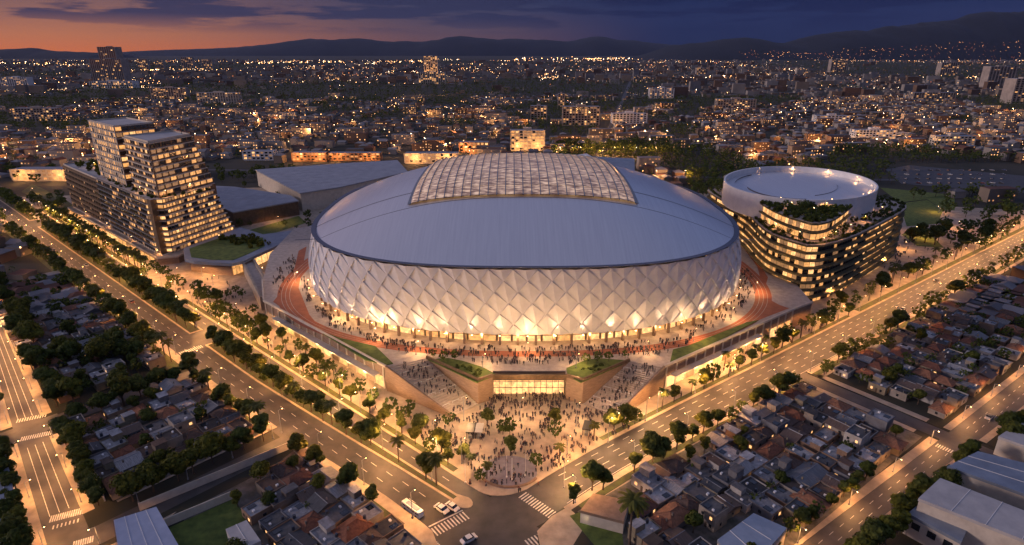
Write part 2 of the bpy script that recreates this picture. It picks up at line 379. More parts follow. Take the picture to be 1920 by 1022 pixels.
zebra(P(30, 790), P(88, 778), 2.6, 12, .35); zebra(P(38, 824), P(98, 811), 2.8, 14, .35); zebra(P(93, 974), P(158, 957), 3, 15, .35); zebra(P(96, 990), P(150, 975), 1.6, 7, .35); zebra(P(136, 1022), P(176, 1010), 2.6, 9, .35)
zebra(RW(lerp_tab(RS0, 217) + .5, 217), RW(lerp_tab(RS1, 217) - .5, 217), 2.4, 9, .35)
zebra(LW(79.5, 266), LW(89.5, 266), 3, 12, .4); zebra(LW(97, 266), LW(103.5, 266), 3, 8, .4)
tag(m.build('road_markings', M['paint']), kind='structure')

# ------------------------------------------------------------------ stadium
SX, = (6.2,)
def sup(t, a, b, n, cx, cy):
    c, s = math.cos(t), math.sin(t); r = (abs(c / a) ** n + abs(s / b) ** n) ** (-1 / n)
    return cx + r * c, cy + r * s
# equal arc-length parameters
def arc_params(cnt):
    K = 2000; pts = [sup(2 * PI * i / K - PI / 2, 108, 93, 2.45, 0, 0) for i in range(K + 1)]
    L = [0]
    for i in range(K): L.append(L[-1] + math.dist(pts[i], pts[i + 1]))
    out = []; j = 0
    for i in range(cnt):
        t = L[-1] * i / cnt
        while L[j + 1] < t: j += 1
        out.append(2 * PI * (j + (t - L[j]) / (L[j + 1] - L[j])) / K - PI / 2)
    return out
FINE = arc_params(1680)
def par(u):   # u in 0..1 around
    u = (u % 1) * 1680; i = int(u) % 1680; j = (i + 1) % 1680; a, b = FINE[i], FINE[j]
    if b < a: b += 2 * PI
    return a + (b - a) * (u - int(u))
def skin(u, z, out=0):
    k = (z - 16) / 29
    a = 110.2 + (104.5 - 110.2) * k + 1.8 * math.sin(PI * min(max(k, 0), 1)); b = 91 + (97 - 91) * k + .8 * math.sin(PI * min(max(k, 0), 1))
    n = 2.3 + .4 * k; cy = 314 + 4 * k
    x, y = sup(par(u), a + out, b + out, n, SX, cy); return (x, y, z)
M['panel'] = mat('folded facade panel', (.82, .81, .80), (.72, .71, .71), .3, .36, spec=.6)
M['shell'] = mat('metal roof shell', (.70, .71, .74), (.61, .62, .66), 1.6, .33, .45, stretch=(.8, .02, .04), lo=.3, hi=.7, detail=6)
M['seam'] = mat('roof seam', (.12, .11, .12), None, 1, .6)
def foil_mat():
    m = bpy.data.materials.new('translucent roof foil'); b, t = pbsdf(m); L = t.links.new
    tc = N(t, 'ShaderNodeTexCoord'); nz = N(t, 'ShaderNodeTexNoise'); mp = N(t, 'ShaderNodeMapping'); mp.inputs['Scale'].default_value = (.25, .8, 1)
    L(tc.outputs['Object'], mp.inputs[0]); L(mp.outputs[0], nz.inputs[0]); nz.inputs['Scale'].default_value = 1; nz.inputs['Detail'].default_value = 5
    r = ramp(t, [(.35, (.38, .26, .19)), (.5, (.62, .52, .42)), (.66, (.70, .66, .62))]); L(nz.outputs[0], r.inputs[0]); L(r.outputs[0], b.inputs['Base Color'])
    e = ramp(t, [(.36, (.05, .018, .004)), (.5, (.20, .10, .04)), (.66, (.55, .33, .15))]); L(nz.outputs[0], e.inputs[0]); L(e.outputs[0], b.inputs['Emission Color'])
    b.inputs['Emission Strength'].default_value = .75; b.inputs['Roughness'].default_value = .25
    return m
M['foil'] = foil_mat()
st = thing('stadium', 'huge oval stadium with folded diamond facade and pale domed roof', 'stadium', (SX, 318, 10))
COLS, ROWS = 72, 6
m = MB(); vid = {}; FOLD = .85
def kv(i, j, out):
    key = (i % (2 * COLS), j, out)
    if key not in vid:
        p = skin(key[0] * .5 / COLS - j * .1 / COLS, 16 + 29 * j / ROWS, FOLD * out); vid[key] = len(m.v); m.v.append(p)
    return vid[key]
# every diamond is a plate folded along its upright: tips stand proud, side corners lie back, thin returns close the steps
for j in range(0, ROWS + 1):
    for i in range(2 * COLS):
        if (i + j) % 2 == 0: continue
        l, r = kv(i - 1, j, 0), kv(i + 1, j, 0)
        b_ = kv(i, j - 1, 1) if j > 0 else kv(i, j, 1); t_ = kv(i, j + 1, 1) if j < ROWS else kv(i, j, 1)
        m.f += [(l, b_, t_), (b_, r, t_)]; m.m += [0, 0]
        if j < ROWS:
            m.f += [(l, t_, kv(i, j + 1, 0), kv(i - 1, j, 1)), (r, kv(i + 1, j, 1), kv(i, j + 1, 0), t_)]; m.m += [0, 0]
m.build('facade_skin', M['panel'], st)
K = 360
def ring(f0, f1, mi=0, cnt=K, m=None, u0=0, u1=1):
    m = m or MB(); n = cnt
    b = len(m.v)
    for i in range(n + 1):
        u = u0 + (u1 - u0) * i / n; m.v.append(f0(u)); m.v.append(f1(u))
    for i in range(n): m.f.append((b + 2 * i, b + 2 * i + 2, b + 2 * i + 3, b + 2 * i + 1)); m.m.append(mi)
    return m
m = ring(lambda u: skin(u, 16.0, -.1), lambda u: skin(u, 16.05, -6)); m.build('soffit', M['cream'], st)
m = ring(lambda u: skin(u, 45.2, .1), lambda u: skin(u, 46.1, 1.3)); ring(lambda u: skin(u, 46.1, 1.3), lambda u: skin(u, 46.1, -.8), m=m); ring(lambda u: skin(u, 46.1, -.8), lambda u: skin(u, 45.2, -1.1), m=m)
m.build('roof_gutter', mat('blue grey gutter', (.13, .14, .19), None, 1, .5, .3), st)
def base_pt(u, z, out):
    x, y = sup(par(u), 110.2 + out, 91 + out, 2.3, SX, 314); return (x, y, z)
# glazed ground floor, visible front portion as single panes
nb = 96; half = 34
for i in range(-half, half):
    u0, u1 = i / nb + .0008, (i + 1) / nb - .0008
    p = [base_pt(u0, 10.02, -5.5), base_pt(u1, 10.02, -5.5), base_pt(u1, 15.9, -5.5), base_pt(u0, 15.9, -5.5)]
    m = MB(); m.add(p, [(0, 1, 2, 3)], 0)
    m.build('glass_panel', rnd.choice([M['win_a'], M['win_a'], M['win_b']]), st)
m = ring(lambda u: base_pt(u, 10.02, -6.2), lambda u: base_pt(u, 16, -6.2), cnt=96); 
for i in range(-half, half + 1):
    for z0, z1 in ((10, 16),):
        a = base_pt(i / nb, z0, -5.35); m.tube(a, (a[0], a[1], z1), .22, n=4)
for zz in (12.8,): ring(lambda u: base_pt(u, zz - .15, -5.3), lambda u: base_pt(u, zz + .15, -5.3), m=m, u0=-.36, u1=.36)
m.build('glazing_frame', M['bronze'], st)
for i in range(-31, 32):
    a = base_pt((i + .5) / 84, 10, -2.2); m = MB()
    t = math.atan2(a[1] - 314, a[0] - SX)
    m.box(-.55, .55, -.45, .45, 0, 6.1, rot=t, at=(a[0], a[1], 10)); m.build('column', M['stone'], st)
# soffit downlights over the concourse
for i in range(-27, 28, 2):
    a = base_pt((i + .5) / 84, 15.9, -3.4); m = MB(); m.box(-.2, .2, -.2, .2, -.12, 0.05, at=a); f_ = m.build('soffit_lamp', M['bulb'], st)
    l = bpy.data.lights.new('soffit_light', 'POINT'); l.energy = 1100; l.color = (1, .56, .23); l.shadow_soft_size = .25
    a = base_pt((i + .5) / 84, 14.6, -1.2)
    lo = bpy.data.objects.new('soffit_light', l); C.objects.link(lo); lo.parent = st; lo.location = (a[0] - SX, a[1] - 318, a[2] - 10)
# roof dome
DH = 23.5
def rho(x, y): return ((abs(x - SX) / 103.6) ** 2.7 + (abs(y - 318) / 96.1) ** 2.7) ** (1 / 2.7)
def zdome(x, y):
    r = min(rho(x, y), 1); return 45.7 + DH * (1 - r ** 2.15)
def dome_patch(rmin_y, rmax_y, name, lift=0):
    """part of the dome between two world y lines (polar grid clipped by snapping rows)"""
    m = MB(); nx, ny = 120, 24
    def yext(x):
        q = 1 - (abs(x - SX) / 103.6) ** 2.7
        return 96.1 * max(q, 0) ** (1 / 2.7)
    xs = [SX + 103.58 * math.sin(PI / 2 * (2 * i / nx - 1)) for i in range(nx + 1)]
    for x in xs:
        e = yext(x); lo = max(318 - e, min(rmin_y(x), 318 + e)); hi = min(318 + e, max(rmax_y(x), 318 - e))
        for j in range(ny + 1):
            t = .5 - .5 * math.cos(PI * j / ny); y = lo + (hi - lo) * t; m.v.append((x, y, zdome(x, y) + lift))
    for i in range(nx):
        for j in range(ny):
            a = i * (ny + 1) + j; m.f.append((a, a + ny + 1, a + ny + 2, a + 1)); m.m.append(0)
    return m.build(name, M['shell'], st, smooth=True)
y1 = lambda x: 266 - 9 * ((x - SX) / 104) ** 2
y2 = lambda x: 283 - 5 * ((x - SX) / 104) ** 2
y3 = lambda x: 312 - 2 * ((x - SX) / 104) ** 2
dome_patch(lambda x: 0, lambda x: y1(x) - .25, 'roof_shell', .25)
dome_patch(lambda x: y1(x) + .25, lambda x: y2(x) - .15, 'roof_shell')
dome_patch(lambda x: y2(x) + .15, lambda x: y3(x) - .15, 'roof_shell', .1)
dome_patch(lambda x: y3(x) + .15, lambda x: 900, 'roof_shell')
m = MB()
for fy, w, l in ((y1, .55, .1), (y2, .3, .05), (y3, .3, .05)):
    x = SX - 103
    while x < SX + 102.5:
        x2 = x + 1.5; pts = [(x, fy(x) - w), (x2, fy(x2) - w), (x2, fy(x2) + w), (x, fy(x) + w)]
        m.add([(a, b, zdome(a, b) + l) for a, b in pts], [(0, 1, 2, 3)]); x = x2
m.build('roof_seam', M['seam'], st)
# translucent centre roof: a raised barrel over the middle of the dome
XA, XB, YA, YB = -46.5, 56.5, 266.8, 385
def zfoil(x, y):
    e = min((x - XA), (XB - x)); k = min(1, e / 9.0); lift = 2.2 * (1 - (1 - k) ** 2) ** .5 if k < 1 else 2.2
    f = min(1, max(0, (y - YA) / 14)); return zdome(x, y) + .35 + lift * (.25 + .75 * math.sin(f * PI / 2))
m = MB(); nx, ny = 84, 48
for i in range(nx + 1):
    x = XA + (XB - XA) * i / nx
    for j in range(ny + 1):
        y = YA + (YB - YA) * j / ny; m.v.append((x, y, zfoil(x, y)))
for i in range(nx):
    for j in range(ny):
        a = i * (ny + 1) + j; m.f.append((a, a + ny + 1, a + ny + 2, a + 1)); m.m.append(0)
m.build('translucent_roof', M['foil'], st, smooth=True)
NR = 26
for i in range(NR + 1):
    x = XA + (XB - XA) * i / NR; m = MB(); w = .22 if 0 < i < NR else .8
    for j in range(30):
        ya = YA + (YB - YA) * j / 30; yb = YA + (YB - YA) * (j + 1) / 30
        for s_ in (0,):
            za, zb = zfoil(x, ya), zfoil(x, yb)
            m.add([(x - w, ya, za + .05), (x + w, ya, za + .05), (x + w, yb, zb + .05), (x - w, yb, zb + .05), (x - w, ya, za + .4), (x + w, ya, za + .4), (x + w, yb, zb + .4), (x - w, yb, zb + .4)],
                  [(4, 5, 6, 7), (0, 4, 7, 3), (1, 2, 6, 5), (0, 1, 5, 4)])
    m.build('roof_rib', M['grey'], st)
for j in range(0, 13):
    y = YA + (YB - YA) * (j / 16) ** 1.0 + .2; m = MB(); w = .14 if j else .5
    for i in range(60):
        xa = XA + (XB - XA) * i / 60; xb = XA + (XB - XA) * (i + 1) / 60
        m.add([(xa, y - w, zfoil(xa, y) + .25), (xb, y - w, zfoil(xb, y) + .25), (xb, y + w, zfoil(xb, y) + .25), (xa, y + w, zfoil(xa, y) + .25)], [(0, 1, 2, 3)])
    m.build('roof_purlin', M['grey'] if j else M['dark'], st)
m = MB(); m.tube((5, YA + 42, zfoil(5, YA + 42)), (5, YA + 42, zfoil(5, YA + 42) + 4), .12, n=5); m.build('roof_mast', M['dark'], st)
# facade uplights: small floodlights on brackets at the foot of the skin
ups = []
u = -.275
while u < .276: ups.append(u); u += .0172
for n_, u in enumerate(ups):
    a = skin(u, 16.3, 2.5); b = skin(u, 16.3, .2)
    t = thing('facade_floodlight', '%s floodlight from the left along the foot of the stadium facade' % nth(n_ + 1), 'floodlight', a, 'floodlights along the foot of the stadium facade')
    m = MB(); m.tube(b, a, .09, n=5); m.build('bracket', M['dark'], t)
    m = MB(); m.box(-.35, .35, -.22, .22, -.3, 0, at=a); m.build('lamp_housing', M['dark'], t)
    m = MB(); m.box(-.28, .28, -.16, .16, 0.01, .05, at=a); m.build('lamp_lens', M['bulb'], t)
    l = bpy.data.lights.new('floodlight_beam', 'SPOT'); l.energy = 5000; l.color = (1, .60, .32); l.spot_size = math.radians(70); l.spot_blend = 1; l.shadow_soft_size = .3
    lo = bpy.data.objects.new('floodlight_beam', l); C.objects.link(lo); lo.parent = t; lo.location = (0, 0, .12)
    c0 = skin(u, 30, .5); d = Vector(a) - Vector(c0); lo.rotation_euler = d.to_track_quat('Z', 'Y').to_euler()

# ------------------------------------------------------------------ podium
M['terrace'] = mat('terrace paving', (.52, .43, .35), (.38, .31, .26), .4, .75, bump=.05)
PB = (-48.5, 206.0); PC = (-34.0, 213.4); PD = (-12.6, 195.9); PE = (-7.3, 199.0); PF = (-7.3, 203.4); PG = (20.4, 203.4); PH = (20.4, 199.0); PI_ = (26.4, 195.9); PJ = (46.2, 211.0); PK = (58.5, 206.0)
pod_poly = [(-121.3, 271.6), PB, PC, PD, PE, PF, PG, PH, PI_, PJ, PK, (134, 262), (146, 270), (150, 300), (160, 350), (150, 400), (110, 440), (-90, 440), (-150, 400), (-146, 345), (-133, 300)]
pt = thing('podium', 'raised stone podium carrying the stadium and its crowded terrace', 'podium', (0, 240, 0))
m = MB(); m.prism(pod_poly, -.2, 9.7, 0); m.build('retaining_wall', M['stone'], pt)
m = MB(); m.prism(pod_poly, 9.704, 10.0, 0); m.build('terrace_paving', M['terrace'], pt)
def wall_line(m, pts, z0, z1, t=.5, mi=0, out=0):
    for a, b in zip(pts, pts[1:]):
        A, B = Vector(a[:2]), Vector(b[:2]); d = (B - A).normalized(); n = Vector((d.y, -d.x)); L_ = (B - A).length
        m.box(0, L_, -t / 2, t / 2, z0, z1, mi, rot=math.atan2(d.y, d.x), at=(A.x + n.x * out, A.y + n.y * out, 0))
for A_, B_ in (((-121.3, 271.6), PB), (PK, (134, 262)), ((-133, 300), (-121.6, 272.3)), ((134.6, 262.4), (146, 270))): m = MB(); wall_line(m, [A_, B_], 9.9, 10.9, .7, out=.1); m.build('parapet', M['cream'], pt)
m = MB(); wall_line(m, [PC, PD, PE], 9.9, 11.3, .6, out=.05); wall_line(m, [PH, PI_, PJ], 9.9, 11.3, .6, out=.05); wall_line(m, [PE, PH], 9.2, 10.9, .8); m.build('bastion_coping', M['bronze'], pt)
m = MB(); m.prism([PE, PH, PG, PF], 8.4, 9.2, 0); m.build('entrance_canopy', M['bronze'], pt)
# entrance glazing
for i in range(12):
    x0 = -7.1 + 27.3 * i / 12; x1 = x0 + 27.3 / 12 - .15
    m = MB(); m.box(x0, x1, 203.1, 203.3, .2, 8.3); m.build('entrance_glass', M['win_a'], pt)
m = MB()
for i in range(13): x = -7.18 + 27.3 * i / 12; m.box(x - .09, x + .09, 202.85, 203.35, .14, 8.35)
for z in (2.8, 5.4): m.box(-7.1, 20.2, 202.95, 203.2, z, z + .2)
m.build('entrance_frame', M['bronze'], pt)
# shop windows in the podium wall along the left and right roads
def shopfront(A, B, n, z0, z1, skip=()):
    A = Vector(A); B = Vector(B); d = (B - A) / n; nn = Vector((d.y, -d.x)).normalized(); ang = math.atan2(d.y, d.x)
    for i in range(n):
        if i in skip: continue
        p = A + d * i + nn * .12; m = MB(); m.box(.4, d.length - .4, -.1, .1, z0, z1, rot=ang, at=(p.x, p.y, 0)); m.build('shop_window', rnd.choice([M['win_a'], M['win_b'], M['win_b'], M['win_c']]), pt)
    for i in range(n + 1): p = A + d * i + nn * .25; m = MB(); m.box(-.25, .25, -.25, .25, .1, 9.7, rot=ang, at=(p.x, p.y, 0)); m.build('pilaster', M['cream'], pt)
shopfront((-119.8, 270.2), (-50, 207.3), 15, .3, 5.0, (4, 5, 9)); shopfront((60, 207.2), (132.5, 260.9), 15, .3, 5.0, (6, 7, 11))
# side canopies over the shopfronts
for A, B, lab in (((-112, 263.2), (-52, 209), 'x'), ((62, 208.6), (110, 244.1), 'y')):
    A = Vector(A); B = Vector(B); d = (B - A).normalized(); nn = Vector((d.y, -d.x)); ang = math.atan2(d.y, d.x)
    m = MB(); m.box(0, (B - A).length, -3.2, -.1, 5.6, 6.0, rot=ang, at=(A.x, A.y, 0)); m.build('side_canopy', M['cream'], pt)
    for k in range(7):  # added glowing boxes and point lights, put here to warm the podium wall
        q = A + (B - A) * ((k + .5) / 7) + nn * 1.8; mm = MB(); mm.box(-.25, .25, -.25, .25, 5.45, 5.6, at=(q.x, q.y, 0)); mm.build('added_canopy_lamp', M['bulb'], pt)
        l = bpy.data.lights.new('added_canopy_fill', 'POINT'); l.energy = 1300; l.color = (1, .52, .20); l.shadow_soft_size = .2
        lo = bpy.data.objects.new('added_canopy_fill', l); C.objects.link(lo); lo.parent = pt; q = q + nn * 2.2; lo.location = (q.x, q.y - 240, 5.2)
# stairs
def stair(name, lab, top0, top1, bot0, bot1, steps=26):
    T0, T1, B0, B1 = map(Vector, (top0, top1, bot0, bot1)); t = thing(name, lab, 'stairs', ((T0.x + B0.x) / 2, (T0.y + B0.y) / 2, 0)); m = MB()
    for i in range(steps):
        k0, k1 = i / steps, (i + 1) / steps; a, b, c, d = T0 + (B0 - T0) * k0, T1 + (B1 - T1) * k0, T1 + (B1 - T1) * k1, T0 + (B0 - T0) * k1
        z = 9.99 * (1 - (i + 1) / (steps + 1)) + .12
        m.prism([tuple(a), tuple(b), tuple(c), tuple(d)], 0.0, z)
    m.build('steps', M['terrace'], t)
    for k in (.18, .4, .62, .84):
        for w in (.0, .36, .68):
            a = T0 + (B0 - T0) * k; b = T1 + (B1 - T1) * k; p = a + (b - a) * (w + .03); q = a + (b - a) * (w + .26); z = 9.99 * (1 - k) + .2
            m = MB(); m.tube((p.x, p.y, z + .9), (q.x, q.y, z + .9), .1, n=5); m.tube((p.x, p.y, z - .3), (p.x, p.y, z + .9), .07, n=4); m.tube((q.x, q.y, z - .3), (q.x, q.y, z + .9), .07, n=4); m.build('handrail', M['white'], t)
    return t, T0, T1, B0, B1
def stringer(t, A, B, out, w=.8):
    A = Vector(A); B = Vector(B); d = (B - A).normalized(); n = Vector((d.y, -d.x)) * out; L_ = (B - A).length
    zf = lambda x, y: 11.0 - 9.6 * ((Vector((x, y)) - A).dot(d) / L_)
    poly = [tuple(A), tuple(B), tuple(B + n * w), tuple(A + n * w)]
    m = MB(); m.prism(poly, 0, zf); m.build('side_wall', M['stone'], t)
s1, *_ = stair('grand_stair', 'wide crowded stair left of the glazed entrance, dropping from terrace to plaza', (-47.9, 205.9), (-34.3, 213.4), (-21.5, 187.6), (-12.9, 195.7)); stringer(s1, PB, (-21.6, 187.4), 1)
s2, *_ = stair('grand_stair', 'wide crowded stair right of the glazed entrance, dropping from terrace to plaza', (57.9, 205.9), (46.4, 210.8), (37.6, 187.8), (26.9, 195.6)); stringer(s2, PK, (37.8, 187.6), -1)
# terrace lawns, running track
def lawn(px, z, name='terrace_lawn', h=.35):
    m = MB(); m.prism([P(x, y, z + h) for x, y in px], z - .02, z + h); return tag(m.build(name, M['grass']), kind='structure')
lawn([(803, 674), (894, 717), (931, 702), (905, 688), (866, 676), (840, 671)], 10); lawn([(1089, 717), (1182, 676), (1130, 672), (1100, 674), (1062, 690), (1064, 703)], 10)
lawn([(594, 618), (640, 634), (704, 649), (737, 681), (722, 684), (684, 674)], 10); lawn([(1255, 684), (1262, 655), (1290, 648), (1400, 604), (1422, 600), (1300, 664)], 10)
for q in ([(830, 683), (885, 705), (905, 698), (870, 684)], [(1095, 706), (1150, 688), (1120, 682), (1085, 692)]):
    pl_ = [P(*p, 10.35) for p in q]
    WEDGE = pl_
    shr = MB()
    for _ in range(14):
        a, b = rnd.random(), rnd.random(); p = Vector(pl_[0]) * (1 - a) * (1 - b) + Vector(pl_[1]) * a * (1 - b) + Vector(pl_[2]) * a * b + Vector(pl_[3]) * (1 - a) * b; r = rnd.uniform(.4, .9)
        for k in range(16):
            v = Vector((rnd.gauss(0, 1), rnd.gauss(0, 1), abs(rnd.gauss(0, 1)))).normalized() * r; c = Vector((p.x, p.y, 10.35)) + v; u_ = v.orthogonal().normalized() * r * .5; w_ = v.cross(u_).normalized() * r * .4
            shr.add([tuple(c - u_ - w_), tuple(c + u_ - w_), tuple(c + u_ + w_), tuple(c - u_ + w_)], [(0, 1, 2, 3)])
    WSH = globals().setdefault('WSH_', []); WSH.append(shr)
def trk(z, bo, ao, cy=314): return lambda u: (*sup(2 * PI * u - PI / 2, ao, bo, 2.35, SX, cy), z)
m = ring(trk(10.05, 94.6, 120.5), trk(10.05, 99.2, 128.5)); tag(m.build('running_track', M['track']), kind='structure')
m = MB()
for q in (.25, .5, .75): ring(trk(10.07, 94.6 + 4.6 * q - .05, 120.5 + 8 * q - .09), trk(10.07, 94.6 + 4.6 * q + .05, 120.5 + 8 * q + .09), m=m)
tag(m.build('track_lines', M['cream']), kind='structure')
m = MB()
m.sheet([P(*q, 10.03) for q in [(512, 566), (548, 520), (560, 470), (575, 462), (560, 540), (580, 590), (612, 628), (590, 618)]], 10.03)
m.sheet([P(*q, 10.03) for q in [(1385, 606), (1420, 585), (1432, 556), (1462, 572), (1480, 578), (1415, 603)]], 10.03)
m.sheet([P(*q, 10.03) for q in [(1398, 470), (1412, 476), (1440, 520), (1432, 548), (1420, 500)]], 10.03)
tag(m.build('red_apron', M['track']), kind='structure')

# ------------------------------------------------------------------ multi-storey buildings
WINS = [M['win_a'], M['win_b'], M['win_c'], M['glass_dark']]
WB = {}
def add_window(t, quad, mi):
    s_ = WB.setdefault(t.name, dict(n=0, rest=MB(), t=t))
    if s_['n'] < 99:
        m = MB(); m.add(quad, [(0, 1, 2, 3)]); m.build('window', WINS[mi], t); s_['n'] += 1
    else: s_['rest'].add(quad, [(0, 1, 2, 3)], mi)
def finish_windows():
    for s_ in WB.values():
        if s_['rest'].f: s_['rest'].build('window', WINS, s_['t'], kind='stuff')
def facade(t, A, B, z0, z1, fl, bays, lit=.5, frame=None, slab_m=None, sill=.9, out=.06, band=.5, mull=.25, top=.5, weights=(4, 4, 2), band_h=.45, name='facade_frame'):
    """glazing rows between slab bands; A to B runs left to right seen from outside"""
    A = Vector(A); B = Vector(B); L_ = (B - A).length; d = (B - A) / L_; n = Vector((d.y, -d.x)); ang = math.atan2(d.y, d.x); fh = (z1 - z0) / fl
    fr = MB()
    for k in range(fl):
        zb = z0 + k * fh
        for i in range(bays):
            x0 = L_ * i / bays + mull / 2; x1 = L_ * (i + 1) / bays - mull / 2
            p0 = A + d * x0 + n * out; p1 = A + d * x1 + n * out
            mi = rnd.choices((0, 1, 2), weights)[0] if rnd.random() < lit else 3
            add_window(t, [(p0.x, p0.y, zb + sill), (p1.x, p1.y, zb + sill), (p1.x, p1.y, zb + fh - band_h), (p0.x, p0.y, zb + fh - band_h)], mi)
        fr.box(-.05, L_ + .05, -band, .02, zb + fh - band_h, zb + fh + .12, 1, rot=ang, at=(A.x, A.y, 0))
    if mull > .05:
        for i in range(bays + 1):
            x = L_ * i / bays; fr.box(x - mull / 2, x + mull / 2, -.22, .02, z0, z1 + (.3 if top else 0), 0, rot=ang, at=(A.x, A.y, 0))
    fr.build(name, [frame or M['bronze'], slab_m or M['cream']], t)
def poly_block(t, poly, z0, z1, name, matr, roof=None, par=.0):
    m = MB(); m.prism(poly, z0, z1, 0, 1); o = m.build(name, [matr, roof or M['grey']], t)
    if par:
        m = MB(); pts = poly + [poly[0]]
        area = sum(poly[i - 1][0] * poly[i][1] - poly[i][0] * poly[i - 1][1] for i in range(len(poly)))
        wall_line(m, pts, z1 - .3, z1 + par, .45, out=(-.2 if area > 0 else .2)); m.build('roof_parapet', M['cream'], t)
    return o
def shrubs(t, pts_fn, n, z, r0=.5, r1=1.1, name='roof_planting'):
    m = MB()
    for i in range(n):
        x, y = pts_fn(); r = rnd.uniform(r0, r1)
        for k in range(14):
            a = Vector((rnd.gauss(0, 1), rnd.gauss(0, 1), rnd.gauss(0, 1))).normalized() * r * rnd.uniform(.5, 1); c = Vector((x, y, z + r * .7)) + a
            u_ = Vector((rnd.gauss(0, 1), rnd.gauss(0, 1), rnd.gauss(0, 1))).normalized() * r * .5; w_ = a.cross(u_).normalized() * r * .5
            m.add([tuple(c - u_ - w_), tuple(c + u_ - w_), tuple(c + u_ + w_), tuple(c - u_ + w_)], [(0, 1, 2, 3)])
    m.build(name, M['leaf'], t, kind='stuff')
def leaf_mat(name, c1, c2):
    m = mat(name, c1, c2, .7, .75, rand=[(1, 1, 1), (.7, .8, .7), (1.25, 1.15, .8), (.85, .95, .9), (1.1, 1.0, .7)], detail=3)
    b, t = m.node_tree.nodes['Principled BSDF'], m.node_tree
    b.inputs['Specular IOR Level'].default_value = .25
    tr = N(t, 'ShaderNodeBsdfTranslucent'); mx = N(t, 'ShaderNodeMixShader'); mx.inputs[0].default_value = .35
    src = b.inputs['Base Color'].links[0].from_socket; t.links.new(src, tr.inputs[0])
    out = [n for n in t.nodes if n.type == 'OUTPUT_MATERIAL'][0]
    t.links.new(b.outputs[0], mx.inputs[1]); t.links.new(tr.outputs[0], mx.inputs[2]); t.links.new(mx.outputs[0], out.inputs[0])
    return m
M['leaf'] = leaf_mat('broadleaf foliage', (.14, .155, .028), (.045, .06, .010))
M['palmleaf'] = leaf_mat('palm foliage', (.12, .13, .035), (.06, .075, .02))
M['hallroof'] = mat('grey hall roof', (.36, .37, .40), (.26, .27, .30), .12, .5, .2)
M['roofpale'] = mat('pale roof membrane', (.50, .47, .44), (.38, .36, .35), .2, .7)
M['roofblue'] = mat('blue grey metal roof', (.27, .31, .37), (.19, .22, .27), .15, .5, .3)

for shr in WSH_: shr.build('lawn_bushes', M['leaf'], pt, kind='stuff')
# left terraced tower complex
tw = thing('terraced_tower', 'stepped twin tower block with lit grid facades beside the left boulevard', 'tower block', (*LW(150, 440), 0))
low = [LW(122, 403), LW(122, 588), LW(170, 590), LW(170, 470), LW(178, 428), LW(176, 424)]
poly_block(tw, [LW(122.6, 403.5), LW(122.6, 505), LW(168, 505), LW(171, 424)], .1, 39.6, 'lower_wall', M['bronze'], M['roofpale'])
poly_block(tw, [LW(122.6, 505.2), LW(123, 592), LW(165, 592), LW(165, 505.2)], .1, 38.8, 'mesh_wing_wall', M['bronze'], M['roofpale'], .9)
facade(tw, LW(122, 505), LW(122, 411), 4.5, 39.5, 10, 26, .22, M['bronze'], M['grey'], weights=(0, 2, 6), band=.7, mull=.12, band_h=.25)
facade(tw, LW(122, 411), LW(129, 402.5), 4.5, 39.5, 10, 3, .97, M['bronze'], M['cream'], weights=(4, 5, 2), band=1.2, mull=.3)
facade(tw, LW(122.5, 592), LW(122.3, 506), 2, 38, 9, 22, .10, M['bronze'], M['bronze'], weights=(1, 2, 6), band=.3, mull=.9, band_h=1.4)
# right-hand face: each storey steps back towards the top
for k in range(10):
    z = 4.5 + 3.5 * k; e = 178 - 1.25 * k
    m = MB(); m.prism([LW(129, 403.2), LW(e, 424.5 - .2 * k), LW(e, 470), LW(150, 470)], z, z + 3.48); m.build('storey', M['stone'], tw)
    facade(tw, LW(129, 402.8), LW(e, 424 - .2 * k), z, z + 3.5, 1, 18, .8, M['bronze'], M['cream'], weights=(1, 6, 4), band=1.5, mull=.45)
    m = MB(); m.box(0, 6, -1.6, 0, z + 3.3, z + 4.2, rot=ANL + 2.0, at=(*LW(e, 425), 0))
    shrubs(tw, lambda e=e, k=k: LW(e + rnd.uniform(-2, 1.5), 425 + rnd.uniform(-1, 20)), 6, z + 3.5, .5, 1.0, 'terrace_planting')
# tower B (front) and tower A (rear)
Bp = [LW(128.5, 405), LW(128.5, 446), LW(160, 450), LW(161, 430), LW(160, 422)]
poly_block(tw, [LW(128.8, 405.5), LW(128.8, 447), LW(159, 450), LW(160, 424)], 39.6, 73.4, 'front_tower_wall', M['stone'], M['roofpale'], .9)
facade(tw, LW(128.3, 447), LW(128.3, 404.8), 40, 73, 9, 11, .45, M['stone'], M['cream'], weights=(1, 5, 4), band=1.0, mull=.5)
for k in range(9):
    z = 40 + 3.65 * k; e = 170 - 1.2 * k
    m = MB(); m.prism([LW(129, 405.5), LW(e, 425.5 - .2 * k), LW(e, 447), LW(140, 447)], z, z + 3.6); m.build('storey', M['stone'], tw)
    facade(tw, LW(128.6, 405), LW(e, 425 - .2 * k), z, z + 3.65, 1, 8, .78 if k < 8 else .15, M['bronze'], M['cream'], weights=(0, 5, 6), band=.5, mull=.9, sill=1.0)
    shrubs(tw, lambda e=e: LW(e + rnd.uniform(-2, .8), 426 + rnd.uniform(-1, 16)), 4, z + 3.6, .4, .9, 'terrace_planting')
poly_block(tw, [LW(127.2, 457.5), LW(127.2, 509), LW(151, 511), LW(152, 462)], 38, 78.6, 'rear_tower_wall', M['stone'], M['roofpale'], .9)
facade(tw, LW(126.8, 509), LW(126.8, 457), 40, 79, 10, 12, .8, M['cream'], M['cream'], weights=(0, 6, 5), band=.5, mull=1.5)
